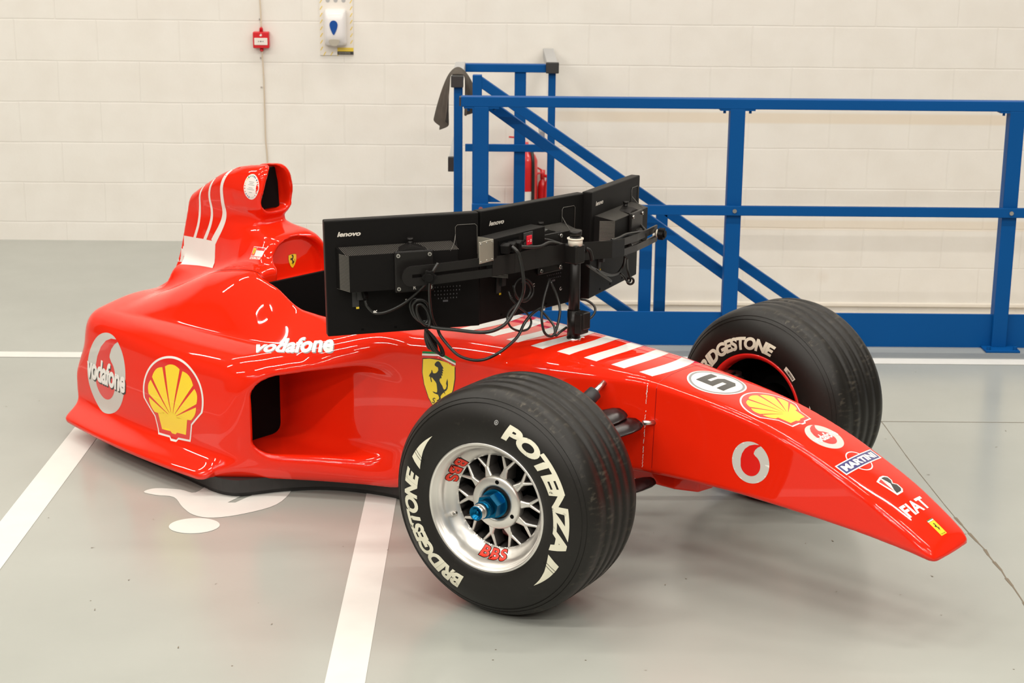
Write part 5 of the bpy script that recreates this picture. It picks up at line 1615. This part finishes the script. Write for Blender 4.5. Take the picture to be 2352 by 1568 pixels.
# ------------------------------------------------------------------ cables (points given in the car frame)
def cable(pts, r, label, plug_at=None, world=None, n=10):
    P = [CARM @ loc3(*p) if len(p) == 3 else p for p in pts] if world is None else world
    m = MB(); m.tube(P, r, n=n)
    if plug_at is not None:
        for (i, L, w) in plug_at:
            a = P[i]; b_ = P[i + 1] if i >= 0 else P[i - 1]
            d = (b_ - a).normalized()
            m.bar(a - d * L * .55, a + d * L * .45, w, w * 1.1, bev=.003)
            for k in range(5):
                m.cyl(a + d * (L * .45 + k * .006), a + d * (L * .45 + k * .006 + .0035), w * .34 - k * .0006, n=12)
    return tag(m.build('power_cable', CABLE), label, 'cable', 'cables of the monitor rig')

CABLES = {
    'left_lead': [[-0.653,0.577,0.768],[-0.645,0.574,0.749],[-0.632,0.556,0.73],[-0.607,0.529,0.734],[-0.57,0.494,0.76],[-0.53,0.471,0.802],[-0.492,0.469,0.84]],
    'hanging': [[-0.458,0.472,0.892],[-0.463,0.489,0.867],[-0.475,0.489,0.833],[-0.5,0.462,0.772],[-0.516,0.433,0.711],[-0.514,0.413,0.676],[-0.495,0.42,0.658],[-0.46,0.424,0.634],[-0.432,0.417,0.611],[-0.408,0.401,0.599],[-0.382,0.382,0.595],[-0.363,0.355,0.6],[-0.335,0.322,0.623],[-0.345,0.244,0.646],[-0.355,0.199,0.678],[-0.365,0.152,0.696],[-0.375,0.104,0.703],[-0.385,0.066,0.7]],
    'plug_lead': [[-0.34,0.279,0.928],[-0.325,0.275,0.916],[-0.32,0.266,0.894],[-0.31,0.259,0.823],[-0.325,0.246,0.778],[-0.335,0.274,0.729],[-0.345,0.311,0.693],[-0.364,0.373,0.682],[-0.451,0.41,0.682],[-0.519,0.438,0.685],[-0.544,0.456,0.704],[-0.557,0.474,0.745],[-0.541,0.469,0.769],[-0.527,0.449,0.76],[-0.529,0.434,0.729],[-0.53,0.436,0.689]],
    'post_loop': [[-0.375,0.055,0.789],[-0.355,0.107,0.738],[-0.335,0.141,0.695],[-0.325,0.142,0.649],[-0.32,0.12,0.629],[-0.32,0.093,0.635],[-0.335,0.051,0.689],[-0.355,0.042,0.735],[-0.375,0.051,0.782]],
    'post_loop2': [[-0.365,0.112,0.704],[-0.345,0.096,0.677],[-0.325,0.091,0.653],[-0.315,0.097,0.628],[-0.315,0.073,0.635],[-0.32,0.037,0.641]],
    'right_loop': [[-0.375,-0.103,0.697],[-0.355,-0.113,0.694],[-0.335,-0.124,0.677],[-0.325,-0.113,0.66],[-0.325,-0.089,0.646],[-0.325,-0.058,0.645]],
    'dark_coil': [[-0.415,0.182,0.784],[-0.415,0.165,0.744],[-0.415,0.125,0.724],[-0.415,0.089,0.737],[-0.415,0.088,0.768],[-0.415,0.12,0.794],[-0.415,0.158,0.797],[-0.41,0.182,0.775],[-0.41,0.163,0.742],[-0.41,0.125,0.733],[-0.41,0.104,0.754],[-0.41,0.118,0.781],[-0.41,0.151,0.792]],
    'small_loop': [[-0.425,0.191,0.766],[-0.415,0.19,0.745],[-0.405,0.168,0.718],[-0.395,0.134,0.688],[-0.375,0.141,0.668],[-0.365,0.17,0.653],[-0.355,0.222,0.659],[-0.355,0.263,0.679],[-0.365,0.268,0.706],[-0.385,0.23,0.72],[-0.405,0.169,0.728]],
    'strip_lead': [[-0.34,0.238,0.922],[-0.335,0.212,0.917],[-0.335,0.154,0.91],[-0.345,0.096,0.912],[-0.355,0.034,0.897],[-0.375,-0.031,0.873]],
    'strip_lead2': [[-0.405,0.08,0.915],[-0.385,0.045,0.907],[-0.375,-0.003,0.889],[-0.385,-0.06,0.871]],
    'right_top': [[-0.463,-0.465,0.844],[-0.449,-0.455,0.878],[-0.463,-0.501,0.877],[-0.465,-0.541,0.862],[-0.445,-0.544,0.844],[-0.419,-0.458,0.854],[-0.39,-0.362,0.866],[-0.369,-0.293,0.867],[-0.349,-0.226,0.871]],
    'right_low': [[-0.423,-0.405,0.784],[-0.455,-0.44,0.743],[-0.461,-0.424,0.72],[-0.445,-0.371,0.722],[-0.429,-0.318,0.734],[-0.403,-0.234,0.763],[-0.342,-0.099,0.81]],
    'right_drop': [[-0.429,-0.422,0.776],[-0.467,-0.479,0.723],[-0.472,-0.498,0.694],[-0.477,-0.512,0.673],[-0.466,-0.478,0.68],[-0.465,-0.455,0.701],[-0.463,-0.433,0.715]],
    'tie': [[-0.319,-0.057,0.823],[-0.351,-0.164,0.775],[-0.383,-0.272,0.727],[-0.378,-0.255,0.738],[-0.345,-0.144,0.789]],
    'bundle': [[-0.534,0.442,0.674],[-0.535,0.443,0.666],[-0.535,0.443,0.648],[-0.532,0.439,0.628],[-0.528,0.433,0.616],[-0.523,0.426,0.618],[-0.523,0.426,0.632],[-0.527,0.431,0.651],[-0.531,0.438,0.668],[-0.53,0.447,0.675],[-0.53,0.447,0.666],[-0.528,0.443,0.645],[-0.523,0.436,0.622],[-0.516,0.427,0.609],[-0.512,0.42,0.612],[-0.513,0.422,0.629],[-0.519,0.431,0.651],[-0.526,0.441,0.669],[-0.526,0.451,0.677],[-0.525,0.45,0.666],[-0.52,0.442,0.642],[-0.512,0.431,0.616],[-0.503,0.419,0.602],[-0.499,0.412,0.607],[-0.502,0.416,0.626],[-0.511,0.43,0.651],[-0.521,0.444,0.67],[-0.522,0.456,0.679],[-0.52,0.453,0.667],[-0.513,0.443,0.641],[-0.503,0.429,0.613],[-0.494,0.416,0.597],[-0.491,0.411,0.601],[-0.495,0.417,0.622],[-0.506,0.433,0.649],[-0.517,0.448,0.671],[-0.518,0.46,0.68]],
    'upper': [[-0.537,0.437,0.699],[-0.548,0.454,0.701],[-0.56,0.47,0.722],[-0.565,0.477,0.75],[-0.561,0.471,0.768],[-0.55,0.455,0.766],[-0.538,0.439,0.746],[-0.533,0.431,0.718],[-0.532,0.441,0.696],[-0.541,0.453,0.698],[-0.551,0.467,0.718],[-0.556,0.475,0.745],[-0.553,0.471,0.763],[-0.544,0.458,0.761],[-0.534,0.444,0.741],[-0.529,0.437,0.714],[-0.525,0.44,0.692],[-0.532,0.451,0.693],[-0.541,0.463,0.712],[-0.545,0.47,0.737],[-0.543,0.467,0.753],[-0.536,0.456,0.752],[-0.527,0.444,0.734],[-0.523,0.437,0.709],[-0.52,0.444,0.683]],
}

CAB_LABEL = {
    'left_lead': ('black lead curving from the left monitor socket up to the bracket knob', .0036),
    'hanging': ('long black lead hanging from the left knob and swinging low over the nose', .0036),
    'plug_lead': ('thick black lead looping down from the power strip plugs to the left coil', .0042),
    'post_loop': ('narrow upright loop of black lead just left of the pole', .0032),
    'post_loop2': ('short black lead running along the car nose to the pole foot', .0030),
    'right_loop': ('black lead bulging to the right of the pole above the cable clip', .0030),
    'dark_coil': ('dark coiled lead under the bracket arm on the middle monitor', .0026),
    'small_loop': ('small round loop of lead under the bottom edge of the middle monitor', .0026),
    'strip_lead': ('black lead lying along the power strip from the plugs to the pole collar', .0042),
    'strip_lead2': ('thin lead behind the red switch running towards the pole', .0028),
    'right_top': ('black lead looped over the right end of the bracket arm', .0036),
    'right_low': ('black lead sagging below the arm on the right monitor', .0036),
    'right_drop': ('short black lead with a knotted end hanging from the right monitor edge', .0030),
    'tie': ('long cable tie sticking out right of the pole under the arm', .0022),
    'bundle': ('bundle of lead loops tied together hanging below the left monitor', .0034),
    'upper': ('round gathered coil of lead over the lower edge of the left monitor', .0036),
}
for k_, pts_ in CABLES.items():
    lab, rad = CAB_LABEL[k_]
    m = MB(); m.tube([CARM @ loc3(*p) for p in pts_], rad * 1.28, n=10, steps=6)
    if k_ == 'right_drop': 
        c_ = CARM @ loc3(*pts_[3]); m.tube([c_ + Vector((.011 * math.cos(t), 0, .011 * math.sin(t))) for t in [2 * PI * q / 16 for q in range(17)]], .004)
    tag(m.build('cable_tie' if k_ == 'tie' else 'cable', CABLE), lab, 'cable', 'cables of the monitor rig')
# plugs in the strip
for q in range(3):
    o = empty('plug', (0, 0, 0), 0, ['first black plug in the power strip, next to the metal end plate', 'middle black plug in the power strip between two others', 'third black plug in the power strip, nearest the red switch'][q], 'plug', 'plugs in the power strip')
    o.matrix_world = PS.matrix_world @ Matrix.Translation((.036 + q * .026, 0, -.002)) @ Matrix.Rotation(.35, 4, 'Z') @ Matrix.Rotation(-.25, 4, 'Y')
    m = MB(); m.box(-.010, .014, -.030, -.002, -.015, .013, bev=.003); m.build('plug_body', PLASTIC, o)
    m = MB()
    for k in range(5): m.cyl((.013 + k * .0055, -.020 - k * .002, 0), (.0165 + k * .0055, -.0215 - k * .002, 0), .0062 - k * .0006, n=12)
    m.build('strain_relief', PLASTIC, o)
# cord plug at the left monitor socket with ribbed relief
m = MB(); a_ = CARM @ loc3(-.661, .572, .795); b_ = CARM @ loc3(*CABLES['left_lead'][1])
m.bar(a_, a_.lerp(b_, .45), .016, .013, bev=.003)
for k in range(6): m.cyl(a_.lerp(b_, .45 + k * .09), a_.lerp(b_, .50 + k * .09), .0055, n=12)
tag(m.build('cord_plug', PLASTIC), 'black cord plug pushed up into the socket under the left monitor box', 'plug')
# printed letter markers on the monitors and leads
def marker(ch, frame, x, z, rot, label, off=.0012, size=.0145):
    vs, fs, L = text_poly(ch, 1.0, .022, 0)
    vs = [(a * size, b_ * size) for a, b_ in vs]; L *= size
    ca, sa = math.cos(rot), math.sin(rot)
    m = MB(); m.add([frame @ Vector((x + (v[0] - L / 2) * ca - (v[1] - size * .35) * sa, -off, z + (v[0] - L / 2) * sa + (v[1] - size * .35) * ca)) for v in vs], fs)
    tag(m.build('letter_marker', WHITE_D, normals_fix=False), label, 'marker')
marker('R', MLm, .249, -.198, 0, 'white letter R on the mounting plate of the left monitor', .077)
marker('C', MLm, .297, -.196, 0, 'white letter C at the lower right of the left mounting plate', .077)
marker('R', MLm, .240, -.254, 0, 'white letter R on the left monitor beside the gathered coil')
marker('R', MLm, .134, -.268, 1.5, 'white letter R lying sideways on the lead of the left monitor', .050)
marker('C', MCm, .258, -.263, 0, 'white letter C on the middle monitor right of the dark coil')
marker('C', MCm, .112, -.276, .6, 'white letter C on the lead below the dark coil', .03)
marker('C', MCm, .371, -.289, .6, 'white letter C on the middle monitor just left of the pole', .02)
